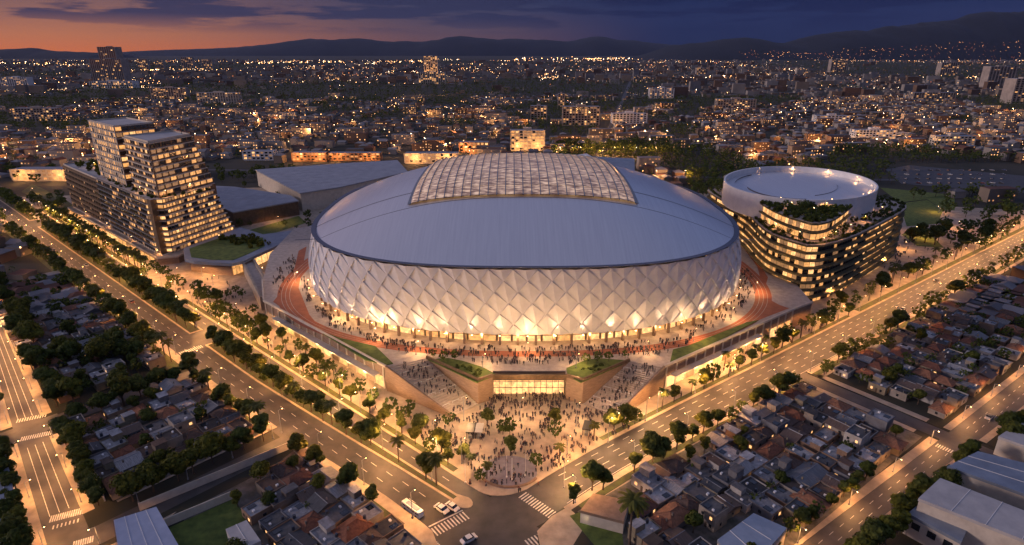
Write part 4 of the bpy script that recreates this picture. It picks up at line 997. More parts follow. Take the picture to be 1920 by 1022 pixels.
def house_block(name, F, ang, o0, o1, a0, a1, where, skip=.1, tree=.25, roadside='', depth=6.7, wts=(7, 1.4, 3, 3, 3, 5, .7)):
    o = o0; ri = 0; depth = (o1 - o0 + .35) / max(1, round((o1 - o0) / depth)) - .36
    while True:
        lo = o; ri += 1; a = a0 + rnd.uniform(0, 3); ci = 0
        if lo + depth > o1 + .5: break
        while a < a1 - 5:
            w = rnd.uniform(5.2, 8.0)
            x, y = F(lo + depth / 2 + rnd.uniform(-.5, .5), a + w / 2); 
            if not any(inpoly(x, y, b) for b in BLOCKED) and (not callable(o0) or lo > o0(a) + 1):
                ci += 1
                if rnd.random() > skip:
                    k = rnd.choices(range(7), wts)[0]
                    HOUSES.append((x, y, ang + rnd.choice((0, PI / 2, PI, -PI / 2)) + rnd.uniform(-.05, .05), k, (rnd.uniform(.64, .90), rnd.uniform(.66, .88), rnd.uniform(.68, .92)), '%s, %s in the %s row, %s' % (HP[k][1], nth(ci), nth(ri), where), 'houses ' + where))
                else: TREES.append((x, y, rnd.choice((0, 1, 2)), rnd.uniform(.5, .8), None, 'garden trees ' + where))
            if rnd.random() < tree:
                tx, ty = F(lo + depth + .2, a + w / 2); TREES.append((tx, ty, rnd.choice((0, 1, 2)), rnd.uniform(.38, .62), None, 'garden trees ' + where))
            a += w + rnd.choice((-.3, 0, 0, .3, 1.8))
        o += depth + .35
house_block('E1', RW, ANR, 58.5, 99.8, 100, 217, 'block right of the crossing', .08, .12)
house_block('E2', RW, ANR, 56, 98, 234, 420, 'beyond the east junction', .14, .3)
house_block('E3', RW, ANR, -10, 40, 236, 420, 'far side of right street', .2, .4)
house_block('W0', LW, ANL, 40, 78, 100, 163, 'block left of the crossing', .12, .12, wts=(9, 1, 5, 2, 1, 3, 0))
house_block('W1', LW, ANL, 29, 73, 184, 236, 'behind the white boundary wall', .22, .35)
house_block('W2', LW, ANL, 34, 71, 256, 420, 'under the dark left trees', .22, .4)
house_block('W3', LW, ANL, -50, 8, 256, 420, 'west of the left street', .25, .5)

# ------------------------------------------------------------------ prototype: trees (height about 10 m at scale 1)
def leaves(m, c, r, rz, n, size, mi=0):
    for _ in range(n):
        v = Vector((rnd.gauss(0, 1), rnd.gauss(0, 1), rnd.gauss(0, 1))).normalized(); k = rnd.uniform(.55, 1.08)
        p = Vector((c[0] + v.x * r * k, c[1] + v.y * r * k, c[2] + v.z * rz * k)); s = size * rnd.uniform(.6, 1.35)
        a = Vector((rnd.gauss(0, 1), rnd.gauss(0, 1), rnd.gauss(0, .7))).normalized(); b = v.cross(a).normalized() if abs(v.dot(a)) < .95 else a.orthogonal()
        a = (b.cross(v) + v * rnd.uniform(-.6, .6)).normalized()
        m.add([tuple(p - a * s - b * s * .6), tuple(p + a * s * .9 - b * s * .5), tuple(p + a * s + b * s * .6), tuple(p - a * s * .8 + b * s * .7)], [(0, 1, 2, 3)], mi)
def proto_tree(spread, height, trunk_h, lobes, n_leaf, size=.42):
    t = thing('broadleaf_tree', 'round crowned tree', 'tree'); m = MB()
    m.tube((0, 0, -.1), (.1, .05, trunk_h), .26, .17, 7)
    C_ = []
    for i in range(lobes):
        th = 2 * PI * i / lobes + rnd.uniform(-.5, .5); rr = spread * rnd.uniform(.25, .62) * (0 if i == 0 else 1); z = trunk_h + (height - trunk_h) * rnd.uniform(.3, .75)
        if i == 0: z = trunk_h + (height - trunk_h) * .72
        C_.append((rr * math.cos(th), rr * math.sin(th), z, spread * rnd.uniform(.38, .6)))
    for x, y, z, r in C_: m.tube((.1, .05, trunk_h * .8), (x * .8, y * .8, z - r * .2), .13, .05, 5)
    m.build('trunk', M['trunk'], t)
    m = MB()
    for x, y, z, r in C_: leaves(m, (x, y, z), r, r * .8, int(n_leaf / lobes), size)
    leaves(m, (0, 0, trunk_h + (height - trunk_h) * .5), spread * .55, (height - trunk_h) * .4, int(n_leaf * .25), size)
    m.build('crown', M['leaf'], t); return t
def proto_palm(h, n=24, ln=3.1):
    t = thing('palm_tree', 'palm', 'palm tree'); m = MB(); bx = rnd.uniform(-.3, .3)
    m.tube((0, 0, -.1), (bx * .5, 0, h * .5), .24, .18, 7); m.tube((bx * .5, 0, h * .5), (bx, 0, h), .18, .16, 7); m.build('trunk', M['trunk'], t)
    m = MB()
    for i in range(n):
        th = 2 * PI * i / n * 1.0 + rnd.uniform(-.15, .15); up = rnd.uniform(-.3, 1.0); p = Vector((bx, 0, h)); d = Vector((math.cos(th), math.sin(th), up)).normalized(); side = Vector((-math.sin(th), math.cos(th), 0)); seg = 5
        prev = None
        for k in range(seg + 1):
            w = .42 * math.sin(PI * (k + .6) / (seg + 1.3)) + .03; a, b = p - side * w + Vector((0, 0, -w * .5)), p + side * w + Vector((0, 0, -w * .5))
            if prev: m.add([tuple(prev[0]), tuple(prev[2]), tuple(p), tuple(a)], [(0, 1, 2, 3)]); m.add([tuple(prev[2]), tuple(prev[1]), tuple(b), tuple(p)], [(0, 1, 2, 3)])
            prev = (a, b, p.copy()); p = p + d * ln / seg; d = (d + Vector((0, 0, -.34))).normalized()
    m.build('crown', M['palmleaf'], t); return t
TP = [proto_tree(3.6, 9.4, 2.8, 8, 1500), proto_tree(3.1, 10.2, 3.2, 7, 1300), proto_tree(4.4, 10.0, 2.6, 10, 1800), proto_tree(2.6, 7.4, 2.4, 6, 900, .36), proto_palm(9.5), proto_palm(7.2, 20, 2.7)]
TH = [9.4, 10.2, 10.0, 7.4, 11, 9]
def row(F, o, a0, a1, step, kinds, where, sc=(.8, 1.1), jit=.8, skip=.0):
    a = a0; i = 0; sc = (sc[0] * 1.12, sc[1] * 1.2)
    while a < a1:
        if rnd.random() >= skip:
            i += 1; x, y = F((o(a) if callable(o) else o) + rnd.uniform(-jit, jit), a + rnd.uniform(-1, 1)); k = rnd.choice(kinds)
            TREES.append((x, y, k, rnd.uniform(*sc), '%s %s, %s from the crossing %s' % ('feathery' if k > 3 else 'round crowned', 'palm' if k > 3 else 'tree', nth(i), where), 'trees ' + where))
        a += step * rnd.uniform(.85, 1.2)
mid_ = lambda a: (lerp_tab(ML0, a) + lerp_tab(ML1, a)) / 2
row(LW, lambda a: mid_(a) - .9, 117, 264, 4.3, (0, 1, 2, 0, 1, 4), 'in the left boulevard median', (.62, .95), 1.3)
row(LW, mid_, 287, 560, 4.4, (0, 1, 2, 2, 4), 'in the far median of the left boulevard', (.7, 1.05), 1.6)
row(LW, mid_, 590, 900, 8, (0, 1, 2), 'in the distant median of the left boulevard', (.8, 1.1), 1.6)
row(LW, lambda a: lerp_tab(OUT, a) - 5.5, 116, 163, 8.5, (0, 1, 3), 'on the outer pavement of the left boulevard', (.6, .95))
row(LW, lambda a: lerp_tab(OUT, a) - 5.2, 186, 560, 5.6, (0, 1, 3, 2, 4), 'along the outer pavement of the left boulevard', (.6, 1.0), skip=.1)
row(LW, 106.8, 122, 330, 9, (3, 1, 0, 5), 'on the plaza kerb of the left boulevard', (.55, .8), skip=.1)
row(LW, 113, 196, 335, 7.5, (3, 0, 5, 1), 'between boulevard and podium wall', (.6, .9), 1.8)
row(LW, 107, 385, 640, 6.5, (3, 5, 4, 0), 'in the garden strip of the stepped tower', (.7, .95))
row(LW, 112, 345, 580, 7, (3, 5), 'in the lit garden before the stepped tower', (.5, .8))
row(RW, 122.2, 126, 300, 8, (3, 5, 0, 1), 'on the plaza kerb of the right avenue', (.62, .95), skip=.1)
row(RW, 127, 205, 292, 9, (5, 3, 4), 'between right avenue and podium wall', (.5, .8))
row(RW, lambda a: 124.5 + rnd.uniform(0, 6), 295, 560, 6.5, (0, 3, 4, 5, 2), 'along the terraced block by the right avenue', (.6, 1.0))
row(RW, lambda a: lerp_tab(RF0, a) - 3.4, 104, 219, 6.6, (0, 3, 2, 1), 'on the outer verge of the right avenue', (.5, .98), skip=.1)
row(RW, lambda a: lerp_tab(RF0, a) - 3.4, 236, 640, 9, (0, 3, 4, 1), 'on the far outer verge of the right avenue', (.5, .95), skip=.15)
row(RW, lambda a: lerp_tab(RS1, a) + 3.6, 112, 180, 4.2, (3, 3, 1), 'in the hedge line of the right street', (.4, .66), skip=.1)
row(RW, lambda a: lerp_tab(RS0, a) - 4.5, 100, 216, 4.2, (0, 2, 1), 'on the far side of the right street', (.65, .92), 1.5)
row(RW, lambda a: lerp_tab(RS0, a) - 5.5, 236, 420, 6, (0, 2, 1), 'past the junction beside right street', (.6, .95), 2)
row(RW, 99.5, 232, 236, 3, (0,), 'at the eastern junction', (.5, .6))
row(LW, lambda a: LS1(a) + 4.5, 184, 236, 5.2, (0, 2, 1), 'along the white boundary wall of the left street', (.6, .85), 1)
row(LW, lambda a: LS1(a) + 6.5, 256, 420, 5.5, (0, 2, 1), 'east of the left street', (.8, 1.15), 2.5)
row(LW, lambda a: LS0(a) - 5, 178, 238, 4.2, (0, 2, 1), 'beside the warehouse at the left edge', (.6, .9), 1)
row(LW, lambda a: LS0(a) - 6, 256, 420, 6, (0, 2, 1), 'west of the left street', (.7, 1.0), 2)
row(lambda o, a: LW(a, o), 178.5, 34, 76, 5.5, (0, 2, 1), 'along the southern cross street', (.62, .95), .8)
row(lambda o, a: LW(a, o), 239, 36, 76, 6, (0, 2, 1), 'along the northern cross street', (.7, 1.05), 1.5)
for i in range(18):
    x, y = LW(rnd.uniform(34, 66), rnd.uniform(238, 300)); TREES.append((x, y, rnd.choice((0, 1, 2)), rnd.uniform(.85, 1.3), 'large dark tree in the grove behind the bottom left houses', 'trees of the dark grove on the left'))
for i in range(12):
    x, y = LW(rnd.uniform(32, 72), rnd.uniform(300, 420)); TREES.append((x, y, rnd.choice((0, 1, 2)), rnd.uniform(.7, 1.1), 'dark tree in the long grove between left street and boulevard', 'trees of the long left grove'))
PLZ = [((733, 777), .62, 3), ((757, 794), .62, 3), ((790, 818), .75, 0), ((828, 848), .82, 0), ((642, 720), .55, 3), ((676, 740), .6, 3), ((611, 700), .55, 3), ((914, 800), .62, 1), ((956, 815), .55, 3), ((957, 855), .68, 1), ((1040, 800), .6, 1), ((1041, 822), .6, 3), ((1048, 868), .66, 5),
       ((884, 880), .62, 5), ((913, 898), .66, 5), ((1152, 818), .66, 3), ((1190, 796), .55, 3), ((1209, 790), .6, 3), ((943, 815), .5, 3), ((1110, 920), .85, 0), ((1075, 945), .6, 1), ((1180, 1023), 1.55, 4), ((900, 905), .4, 3), ((700, 757), .55, 3), ((870, 862), .5, 0), ((842, 800), .5, 3), ((1120, 845), .55, 0), ((1005, 880), .5, 3), ((1090, 870), .55, 1), ((1170, 800), .5, 3), ((770, 775), .5, 3)]
for i, (p, s_, k) in enumerate(PLZ):
    x, y = P(*p); s_ *= 1.25 if i != 21 else 1; TREES.append((x, y, k, s_, '%s on the plaza paving, %s counted from the left kerb' % ('palm' if k > 3 else 'small round tree', nth(i + 1)) if i != 21 else 'very tall palm with long bare trunk at the bottom edge right of the crossing', 'plaza trees'))
TERR = [((832, 678), 10.3, .5), ((853, 676), 10.3, .5), ((897, 708), 10.3, .4), ((1099, 682), 10.3, .5), ((1121, 680), 10.3, .5), ((1141, 678), 10.3, .5), ((812, 670), 10, .4), ((1172, 672), 10, .4)]
for i, (p, z, s_) in enumerate(TERR):
    x, y = P(p[0], p[1], z); TREES.append((x, y, 3, s_, 'small round tree on the terrace lawns above the entrance, %s from the left' % nth(i + 1), 'terrace lawn trees', z))
for i, q in enumerate(RBT): TREES.append((*q, 3, rnd.uniform(.38, .55), 'small dark tree in the roof garden of the terraced block', 'roof garden trees', 42.6))
for i, (px, py, s_) in enumerate([(372, 565, .7), (388, 568, .75), (413, 562, .62), (430, 560, .6), (443, 552, .6), (455, 560, .6), (414, 590, .6), (447, 600, .55), (326, 535, .7), (318, 545, .6), (535, 425, .6), (470, 425, .5), (478, 590, .6), (505, 600, .55), (530, 635, .65), (560, 655, .55), (455, 620, .5)]):
    x, y = P(px, py); TREES.append((x, y, 3, s_, '%s small tree on the lit forecourt left of the podium' % nth(i + 1), 'forecourt trees'))
for i, q in enumerate(RBT2): TREES.append((*q, 3, rnd.uniform(.36, .52), 'small dark tree on the lower planted terrace of the terraced block', 'lower terrace trees', 33.1))
# park and woods right of the terraced block and behind
for i in range(70):
    x, y = P(rnd.uniform(1700, 1910), rnd.uniform(365, 470)); 
    if inpoly(*(pix(x, y, 0)[:2]), [(1686, 380), (1762, 380), (1768, 425), (1700, 428)]): continue
    TREES.append((x, y, rnd.choice((0, 2, 1)), rnd.uniform(.9, 1.4), 'dark park tree in the wood right of the terraced block', 'park wood trees'))
for i in range(40):
    x, y = P(rnd.uniform(1290, 1400), rnd.uniform(318, 372)); TREES.append((x, y, rnd.choice((0, 2, 1)), rnd.uniform(.8, 1.2), 'dark tree between stadium dome and drum building', 'trees between dome and drum'))
for i in range(42):
    x, y = P(1040 + 5.2 * i + rnd.uniform(-3, 3), rnd.uniform(276, 292)); TREES.append((x, y, rnd.choice((0, 2, 1)), rnd.uniform(1.0, 1.6), 'lamp lit tree in the row behind the dark hall', 'trees in the row behind the hall'))
for i in range(60):
    x, y = P(rnd.uniform(0, 560), rnd.uniform(318, 345)); TREES.append((x, y, rnd.choice((0, 2, 1)), rnd.uniform(.8, 1.3), 'tree behind the stepped tower', 'trees behind the stepped tower'))
for i in range(36):
    x, y = P(rnd.uniform(400, 640), rnd.uniform(352, 440)); 
    TREES.append((x, y, rnd.choice((3, 0, 5)), rnd.uniform(.6, .9), 'small tree on the forecourt between halls and dome', 'hall forecourt trees'))
for i in range(60):
    x, y = P(rnd.uniform(0, 125), rnd.uniform(370, 420)); TREES.append((x, y, rnd.choice((3, 0, 1)), rnd.uniform(.7, 1.0), 'tree in the lamplit garden at the left edge', 'left garden trees'))

FOOTP = [[LW(118, 396), LW(118, 594), LW(170, 594), LW(182, 420)], bs]
def clear_tree(T):
    if len(T) > 6: return True
    q = pix(T[0], T[1], 4)
    if 705 < q[0] < 870 and 925 < q[1] < 1022: return False       # keeps the waiting bus and cars in view
    x, y = T[:2]
    for q in FOOTP + [pod_poly]:
        if inpoly(x, y, q): return False
    # not standing on carriageways
    oL = .664 * x + .748 * y; aL = -.748 * x + .664 * y; oR = -.594 * x + .804 * y; aR = .804 * x + .594 * y
    if 90 < aL < 900 and (lerp_tab(OUT, aL) - .6 < oL < lerp_tab(ML0, aL) + .5 or lerp_tab(ML1, aL) - .3 < oL < 104.6): return False
    if 80 < aR < 900 and lerp_tab(RF0, aR) - .5 < oR < 120.6: return False
    if 90 < aL < 690 and LS0(aL) - 1 < oL < LS1(aL) + 1: return False
    if 90 < aR < 690 and lerp_tab(RS0, aR) - 1 < oR < lerp_tab(RS1, aR) + 1: return False
    if 167 < aL < 176.5 and oL < 80 or 241 < aL < 251 and oL < 80: return False
    if 221 < aR < 229 and oR < 105: return False
    return True
TREES = [T for T in TREES if clear_tree(T) and vis(T[0], T[1], 3)]
HOUSES = [h for h in HOUSES if vis(h[0], h[1], 3, 40)]
# drop trees that stand inside houses
cells = {}
for h in HOUSES: cells.setdefault((int(h[0] // 10), int(h[1] // 10)), []).append(h)
def in_house(x, y):
    i, j = int(x // 10), int(y // 10)
    return any(math.dist((x, y), h[:2]) < 2.7 for a in (-1, 0, 1) for b in (-1, 0, 1) for h in cells.get((i + a, j + b), []))
TREES = [T for T in TREES if len(T) > 6 or not in_house(T[0], T[1])]
# in crowded stretches the trees that show largest are kept as individuals, the rest become one wood
def size_key(x, y, s): return s * pix(x, y, 0)[2]
TREES.sort(key=lambda T: -size_key(T[0], T[1], T[3] * TH[T[2]]))
palms = [T for T in TREES if T[2] > 3]; broad = [T for T in TREES if T[2] <= 3]
rest_trees = palms[300:] + broad[300:]
cnt = {}
def ridge_label(T):
    if T[4]: return T[4]
    s_ = 'small' if T[3] < .5 else ('medium' if T[3] < .75 else 'large')
    return '%s dark garden tree %s' % (s_, T[5].replace('garden trees ', ''))
for T in palms[:300] + broad[:300]:
    z = T[6] if len(T) > 6 else .12
    place(TP[T[2]], USED, (T[0], T[1], z), rnd.uniform(0, 6.28), (T[3] * rnd.uniform(.92, 1.1), T[3] * rnd.uniform(.92, 1.1), T[3] * rnd.uniform(.9, 1.1)), ridge_label(T), T[5])
print('trees', len(palms), len(broad), 'houses', len(HOUSES))
HOUSES.sort(key=lambda h: -size_key(h[0], h[1], 1))
rest_houses = HOUSES[300:]
for h in HOUSES[:300]: place(HP[h[3]][0], USED, (h[0], h[1], .1), h[2], h[4], h[5], h[6])

m = MB()
for F, q in ((RW, (57, 101, 98, 218)), (LW, (40, 76, 98, 163)), (LW, (30, 74, 183, 237))):
    m.sheet([F(q[0], q[2]), F(q[1], q[2]), F(q[1], q[3]), F(q[0], q[3])], .142)
tag(m.build('yard_ground', mat('yard concrete', (.16, .14, .125), (.06, .06, .045), .3, .9)), kind='structure')
# boundary wall by the left street and other garden walls
gw = thing('boundary_wall', 'long white garden wall along the left street', 'wall', (*LW(25, 205), 0))
m = MB(); wall_line(m, [P(139, 792), P(197, 940)], 0, 2.6, .3); m.build('wall_panel', M['white'], gw)
gw = thing('boundary_wall', 'cream garden wall with small openings above the dark lawn', 'wall', (*P(400, 930), 0))
m = MB(); wall_line(m, [P(312, 988), P(440, 934)], 0, 2.8, .3); m.build('wall_panel', M['cream'], gw)
gw = thing('boundary_wall', 'cream wall along the tree lined southern cross street', 'wall', (*P(420, 880), 0))
m = MB(); wall_line(m, [P(262, 958), P(552, 838)], 0, 2.6, .3); m.build('wall_panel', M['cream'], gw)

# ------------------------------------------------------------------ street lamps
def proto_lamp(h=9.0, power=3000, name='street_lamp', color=None, cone=168):
    t = thing(name, 'lit street lamp', 'street lamp'); m = MB(); m.tube((0, 0, -.1), (0, 0, h), .13, .08, 8); m.box(-.2, .2, -.2, .2, -.1, .5); m.build('pole', M['grey'], t)
    m = MB(); m.tube((0, 0, h - .1), (0, 1.3, h + .25), .06, n=6); m.build('arm', M['grey'], t)
    m = MB(); m.box(-.16, .16, 1.0, 1.75, h + .2, h + .34); m.build('lamp_head', M['dark'], t)
    m = MB(); m.ball((0, 1.4, h + .12), .22, .13); m.build('bulb', M['bulb'], t)
    l = bpy.data.lights.new('lamp_glow', 'SPOT' if cone else 'POINT')
    if cone: l.spot_size = math.radians(cone); l.spot_blend = .25
    l.energy = power; l.color = color or WARM; l.shadow_soft_size = .35
    lo = bpy.data.objects.new('lamp_glow', l); C.objects.link(lo); lo.parent = t; lo.location = (0, 1.4, h - .45)
    return t
LP = proto_lamp(9, 8200); LPs = proto_lamp(5.5, 3600); LPp = proto_lamp(9, 6500, 'plaza_lamp', color=(1, .56, .24), cone=0); LPd = proto_lamp(5.5, 3200, 'terrace_lamp', color=(1, .56, .24), cone=0); LPf = proto_lamp(11, 16000, cone=0)
LAMPS = []
def lamp_row(F, o, a0, a1, step, ang, where, proto=None):
    a = a0; i = 0
    while a < a1:
        i += 1; x, y = F(o(a) if callable(o) else o, a)
        LAMPS.append((x, y, ang, proto or LP, 'lit street lamp, %s from the crossing %s' % (nth(i), where), 'street lamps ' + where)); a += step
ni = math.atan2(.748, .664) - PI / 2      # arm towards stadium side (left frame)
nr = math.atan2(.804, -.594) - PI / 2
lamp_row(LW, lambda a: lerp_tab(OUT, a) - .8, 112, 620, 22, ni, 'on the outer kerb of the left boulevard')
lamp_row(LW, lambda a: lerp_tab(ML1, a) - .8, 120, 640, 24, ni, 'in the left boulevard median')
lamp_row(LW, 105.4, 126, 620, 21, ni + PI, 'on the plaza kerb of the left boulevard')
lamp_row(RW, 121.4, 112, 640, 22, nr + PI, 'on the plaza kerb of the right avenue')
lamp_row(RW, lambda a: lerp_tab(RF0, a) - 1, 100, 640, 26, nr, 'on the outer kerb of the right avenue')
lamp_row(RW, lambda a: lerp_tab(RS1, a) + .8, 112, 420, 26, nr + PI, 'along the right street', LPs)
lamp_row(LW, lambda a: LS1(a) + .8, 168, 420, 22, ni + PI, 'along the left street', LPs)
lamp_row(LW, lambda a: LS0(a) - .8, 178, 420, 26, ni, 'on the west side of the left street', LPs)
lamp_row(lambda o, a: LW(a, o), 177, 34, 78, 14, ni + PI / 2, 'along the southern cross street', LPs)
for i, p in enumerate([(866, 870), (1057, 915), (812, 835), (700, 770), (1210, 790), (1140, 830), (975, 790), (870, 790), (1080, 800), (640, 745)]):
    LAMPS.append((*P(*p), ni, LPp, '%s tall lamp standing on the plaza paving' % nth(i + 1), 'plaza lamps'))
for i, p in enumerate([(300, 450), (240, 430), (210, 410), (330, 520), (400, 535), (440, 590), (490, 520), (540, 610), (560, 690), (470, 640), (380, 520), (60, 365), (100, 395), (520, 420), (480, 390), (590, 385), (600, 350), (430, 370), (535, 395)]):
    LAMPS.append((*P(*p), ni, LPs, '%s low lamp on the forecourts left of the podium' % nth(i + 1), 'forecourt lamps'))
for i, p in enumerate([(1470, 610), (1500, 590), (1560, 560), (1700, 470), (1740, 450), (1660, 500), (1760, 400), (1720, 440), (1800, 430), (1440, 640), (1380, 690), (1330, 700)]):
    LAMPS.append((*P(*p), nr, LPs, '%s low lamp on the forecourt along the right avenue' % nth(i + 1), 'right forecourt lamps'))
for i, (px, py, z) in enumerate([(905, 690, 10.3), (1080, 690, 10.3), (700, 640, 10), (640, 600, 10), (1300, 640, 10), (1370, 600, 10), (780, 665, 10), (1210, 665, 10), (590, 540, 10), (985, 668, 10), (1415, 550, 10), (555, 530, 10)]):
    LAMPS.append((*P(px, py, z), ni, LPd, '%s terrace lamp on the podium around the stadium' % nth(i + 1), 'terrace lamps', z))
LPt = proto_lamp(3.2, 800, 'terrace_lamp')
for i, (o, a, z) in enumerate([(139, 299, 33.4), (152, 299.5, 33.4), (168, 304, 33.4), (182, 320, 33.4), (200, 338, 33.4), (141, 315, 33.4), (143, 335, 33.4), (147, 360, 33.4), (151, 390, 33.4), (156, 318, 42.6), (170, 320, 42.6), (158, 335, 42.6), (180, 326, 42.6)]):
    LAMPS.append((*RW(o, a), nr, LPt, '%s small lamp on the planted roof terraces of the terraced block' % nth(i + 1), 'roof terrace lamps', z))
for i in range(7):
    q = drum_pt(-2.4 + .55 * i, -2.2); LAMPS.append((*q, nr, LPt, '%s low lamp inside the rim of the drum roof' % nth(i + 1), 'drum roof lamps', 43.0))
for i, (o, a, z) in enumerate([(126, 500, 40), (126, 470, 40), (125, 430, 40), (131, 404.5, 40.5), (150, 415, 40.5), (135, 560, 39.2), (150, 530, 39.2), (119.5, 450, 4.4), (119.5, 500, 4.4), (119.5, 550, 4.4), (119.8, 405, 4.4), (140, 399, 4.4), (160, 409, 4.4)]):
    LAMPS.append((*LW(o, a), ni, LPt, '%s small lamp on the terraces of the stepped tower' % nth(i + 1), 'tower terrace lamps', z))
for T in LAMPS:
    if vis(T[0], T[1], 6, 140) or math.dist(T[:2], (0, 120)) < 90: place(T[3], USED, (T[0], T[1], T[6] if len(T) > 6 else .12), T[2], 1, T[4], T[5])

# ------------------------------------------------------------------ cars and bus
def proto_car(name='parked_car', paint=None):
    t = thing(name, 'car', 'car'); w = .9; m = MB()
    pr_ = [(-2.2, .35), (-2.22, .75), (-1.5, .95), (-.9, 1.0), (1.0, 1.0), (1.8, .98), (2.15, .8), (2.2, .35)]
    m.v += [(x, -w, z) for x, z in pr_] + [(x, w, z) for x, z in pr_]; n = len(pr_)
    m.f += [tuple(range(n)), tuple(range(2 * n - 1, n - 1, -1))] + [(i, n + i, n + (i + 1) % n, (i + 1) % n) for i in range(n)]; m.m += [0] * (n + 2)
    m.build('body', paint or M['white'], t)
    m = MB(); w2 = .74; a = [(-1.35, -w + .08, .98), (-.75, -w2, 1.42), (.8, -w2, 1.42), (1.5, -w + .08, .98)]; b = [(x, -y, z) for x, y, z in a]
    m.add(a + b, [(0, 1, 2, 3), (7, 6, 5, 4), (0, 4, 5, 1), (2, 6, 7, 3), (3, 7, 4, 0)]); m.build('cabin_glass', M['glass_dark'], t)
    m = MB(); m.box(-.7, .75, -w2 + .02, w2 - .02, 1.425, 1.47); m.build('roof', paint or M['white'], t)
    for x in (-1.4, 1.35):
        for s in (-1, 1): m = MB(); m.tube((x, s * .72, .33), (x, s * .93, .33), .33, n=12); m.build('wheel', M['dark'], t)
    for s in (-1, 1): m = MB(); m.box(-2.25, -2.2, s * .6 - .16, s * .6 + .16, .6, .74); m.build('headlight', M['win_a'], t)
    return t
def proto_bus():
    t = thing('city_bus', 'white bus with pale blue roof panel waiting at the crossing', 'bus'); m = MB(); m.box(-5, 5, -1.2, 1.2, .4, 1.5); m.box(-5, 5, -1.2, 1.2, 2.5, 3.0); 
    for x in (-5, -2.6, 0, 2.4, 4.85): m.box(x, x + .15, -1.19, 1.19, 1.5, 2.5)
    m.build('body', M['white'], t)
    m = MB(); m.box(-4.95, 4.95, -1.14, 1.14, 1.5, 2.5); m.build('window_band', M['glass_dark'], t)
    m = MB(); m.box(-3.5, 3.0, -.8, .8, 3.01, 3.2); m.build('roof_unit', M['roofblue'], t)
    for x in (-3.2, 3.2):
        for s in (-1, 1): m = MB(); m.tube((x, s * .95, .48), (x, s * 1.22, .48), .48, n=12); m.build('wheel', M['dark'], t)
    for s in (-1, 1): m = MB(); m.box(-5.05, -5.0, s * .9 - .15, s * .9 + .15, .7, .9); m.build('headlight', M['win_a'], t)
    return t
CAR = proto_car(); BUS = proto_bus()
M['carpaint'] = mat('car paint', (1, 1, 1), (.9, .9, .9), .5, .3, .2, rand=[(.05, .05, .06), (.4, .4, .42), (.2, .04, .03), (.08, .1, .18), (.6, .6, .6)])
CARd = proto_car('parked_car', M['carpaint'])
place(BUS, USED, (*P(774, 960), .02), ANL, .76, 'white bus with pale blue roof waiting at the left crosswalk')
place(CAR, USED, (*P(828, 957), .02), ANL, 1.1, 'white car waiting at the left crosswalk, nearer the bus'); place(CAR, USED, (*P(848, 953), .02), ANL, 1.05, 'white car waiting at the left crosswalk, beside the median nose')
place(CAR, USED, (*P(879, 1014), .02), ANR + PI, 1.05, 'white car driving across the junction at the bottom edge')
ci = 0
for (F, o, a, rz, w) in [(LW, 101.5, 300, ANL, 'inner lanes of the left boulevard'), (LW, 86, 345, ANL, 'outer lanes of the left boulevard'), (LW, 88, 430, ANL, 'outer lanes of the left boulevard, farther off'), (LW, 82.5, 480, ANL, 'outer lanes of the left boulevard, farthest'),
                       (RW, 109, 330, ANR, 'lanes of the right avenue beside the terraced block'), (RW, 116, 390, ANR, 'lanes of the right avenue beside the park'), (LW, 100, 470, ANL, 'inner lanes beside the stepped tower'), (RW, 47.5, 250, ANR, 'right street past the junction')]:
    place(CARd, USED, (*F(o, a), .03), rz, 1, 'car driving in the ' + w, 'cars driving in the distance')
def kiosk(name, label, cat, px, rz, w, d, roof):
    x, y = P(*px); t = thing(name, label, cat, (x, y, .13)); m = MB()
    for sx in (-1, 1):
        for sy in (-1, 1): m.box(sx * w / 2 - .1, sx * w / 2 + .1, sy * d / 2 - .1, sy * d / 2 + .1, 0, 2.5, rot=rz, at=(x, y, .13))
    m.build('post', M['dark'], t)
    m = MB(); m.box(-w / 2 - .3, w / 2 + .3, -d / 2 - .3, d / 2 + .3, 2.5, 2.75, rot=rz, at=(x, y, .13)); m.build('roof', roof, t)
    m = MB(); m.box(-w / 2, w / 2, -d / 4, d / 4, 0, 1.1, rot=rz, at=(x, y, .13)); m.build('counter', M['grey'], t)
kiosk('plaza_kiosk', 'dark roofed kiosk on the plaza, leftmost of the two beside the left tree group', 'kiosk', (883, 815), 1.5, 5, 2.2, M['dark']); kiosk('plaza_kiosk', 'pale roofed kiosk on the plaza beside the dark one', 'kiosk', (899, 815), 1.5, 5, 2.0, M['roofpale']); kiosk('plaza_kiosk', 'green grey kiosk on the right part of the plaza', 'kiosk', (1101, 810), 1.3, 5, 2.4, M['dark'])
# flagpoles and low fountain wall near the plaza tip
for i, p in enumerate([(950, 895), (960, 900), (985, 892), (873, 905)]):
    x, y = P(*p); t = thing('flagpole', 'slim white flagpole near the plaza tip, %s from the left' % nth(i + 1), 'flagpole', (x, y, .13), 'flagpoles near the plaza tip'); m = MB(); m.tube((x, y, 0), (x, y, 8), .1, .05, 6); m.box(-.25, .25, -.25, .25, 0, .3, at=(x, y, .1)); m.build('pole', M['white'], t); m = MB(); m.ball((x, y, 8.05), .12); m.build('finial', M['white'], t)
fw = thing('curved_bench', 'curved dark bench wall around the bluish paved tip of the plaza', 'bench', (*P(955, 910), .13)); m = MB(); c = Vector(P(955, 885))
for i in range(14):
    a, b = PI * 1.15 + PI * .7 * i / 14, PI * 1.15 + PI * .7 * (i + 1) / 14; q = [(c.x + r * math.cos(t_), c.y + r * .8 * math.sin(t_)) for r, t_ in ((9, a), (9, b), (9.7, b), (9.7, a))]; m.prism(q, .13, .75)
m.build('seat', M['stone'], fw)
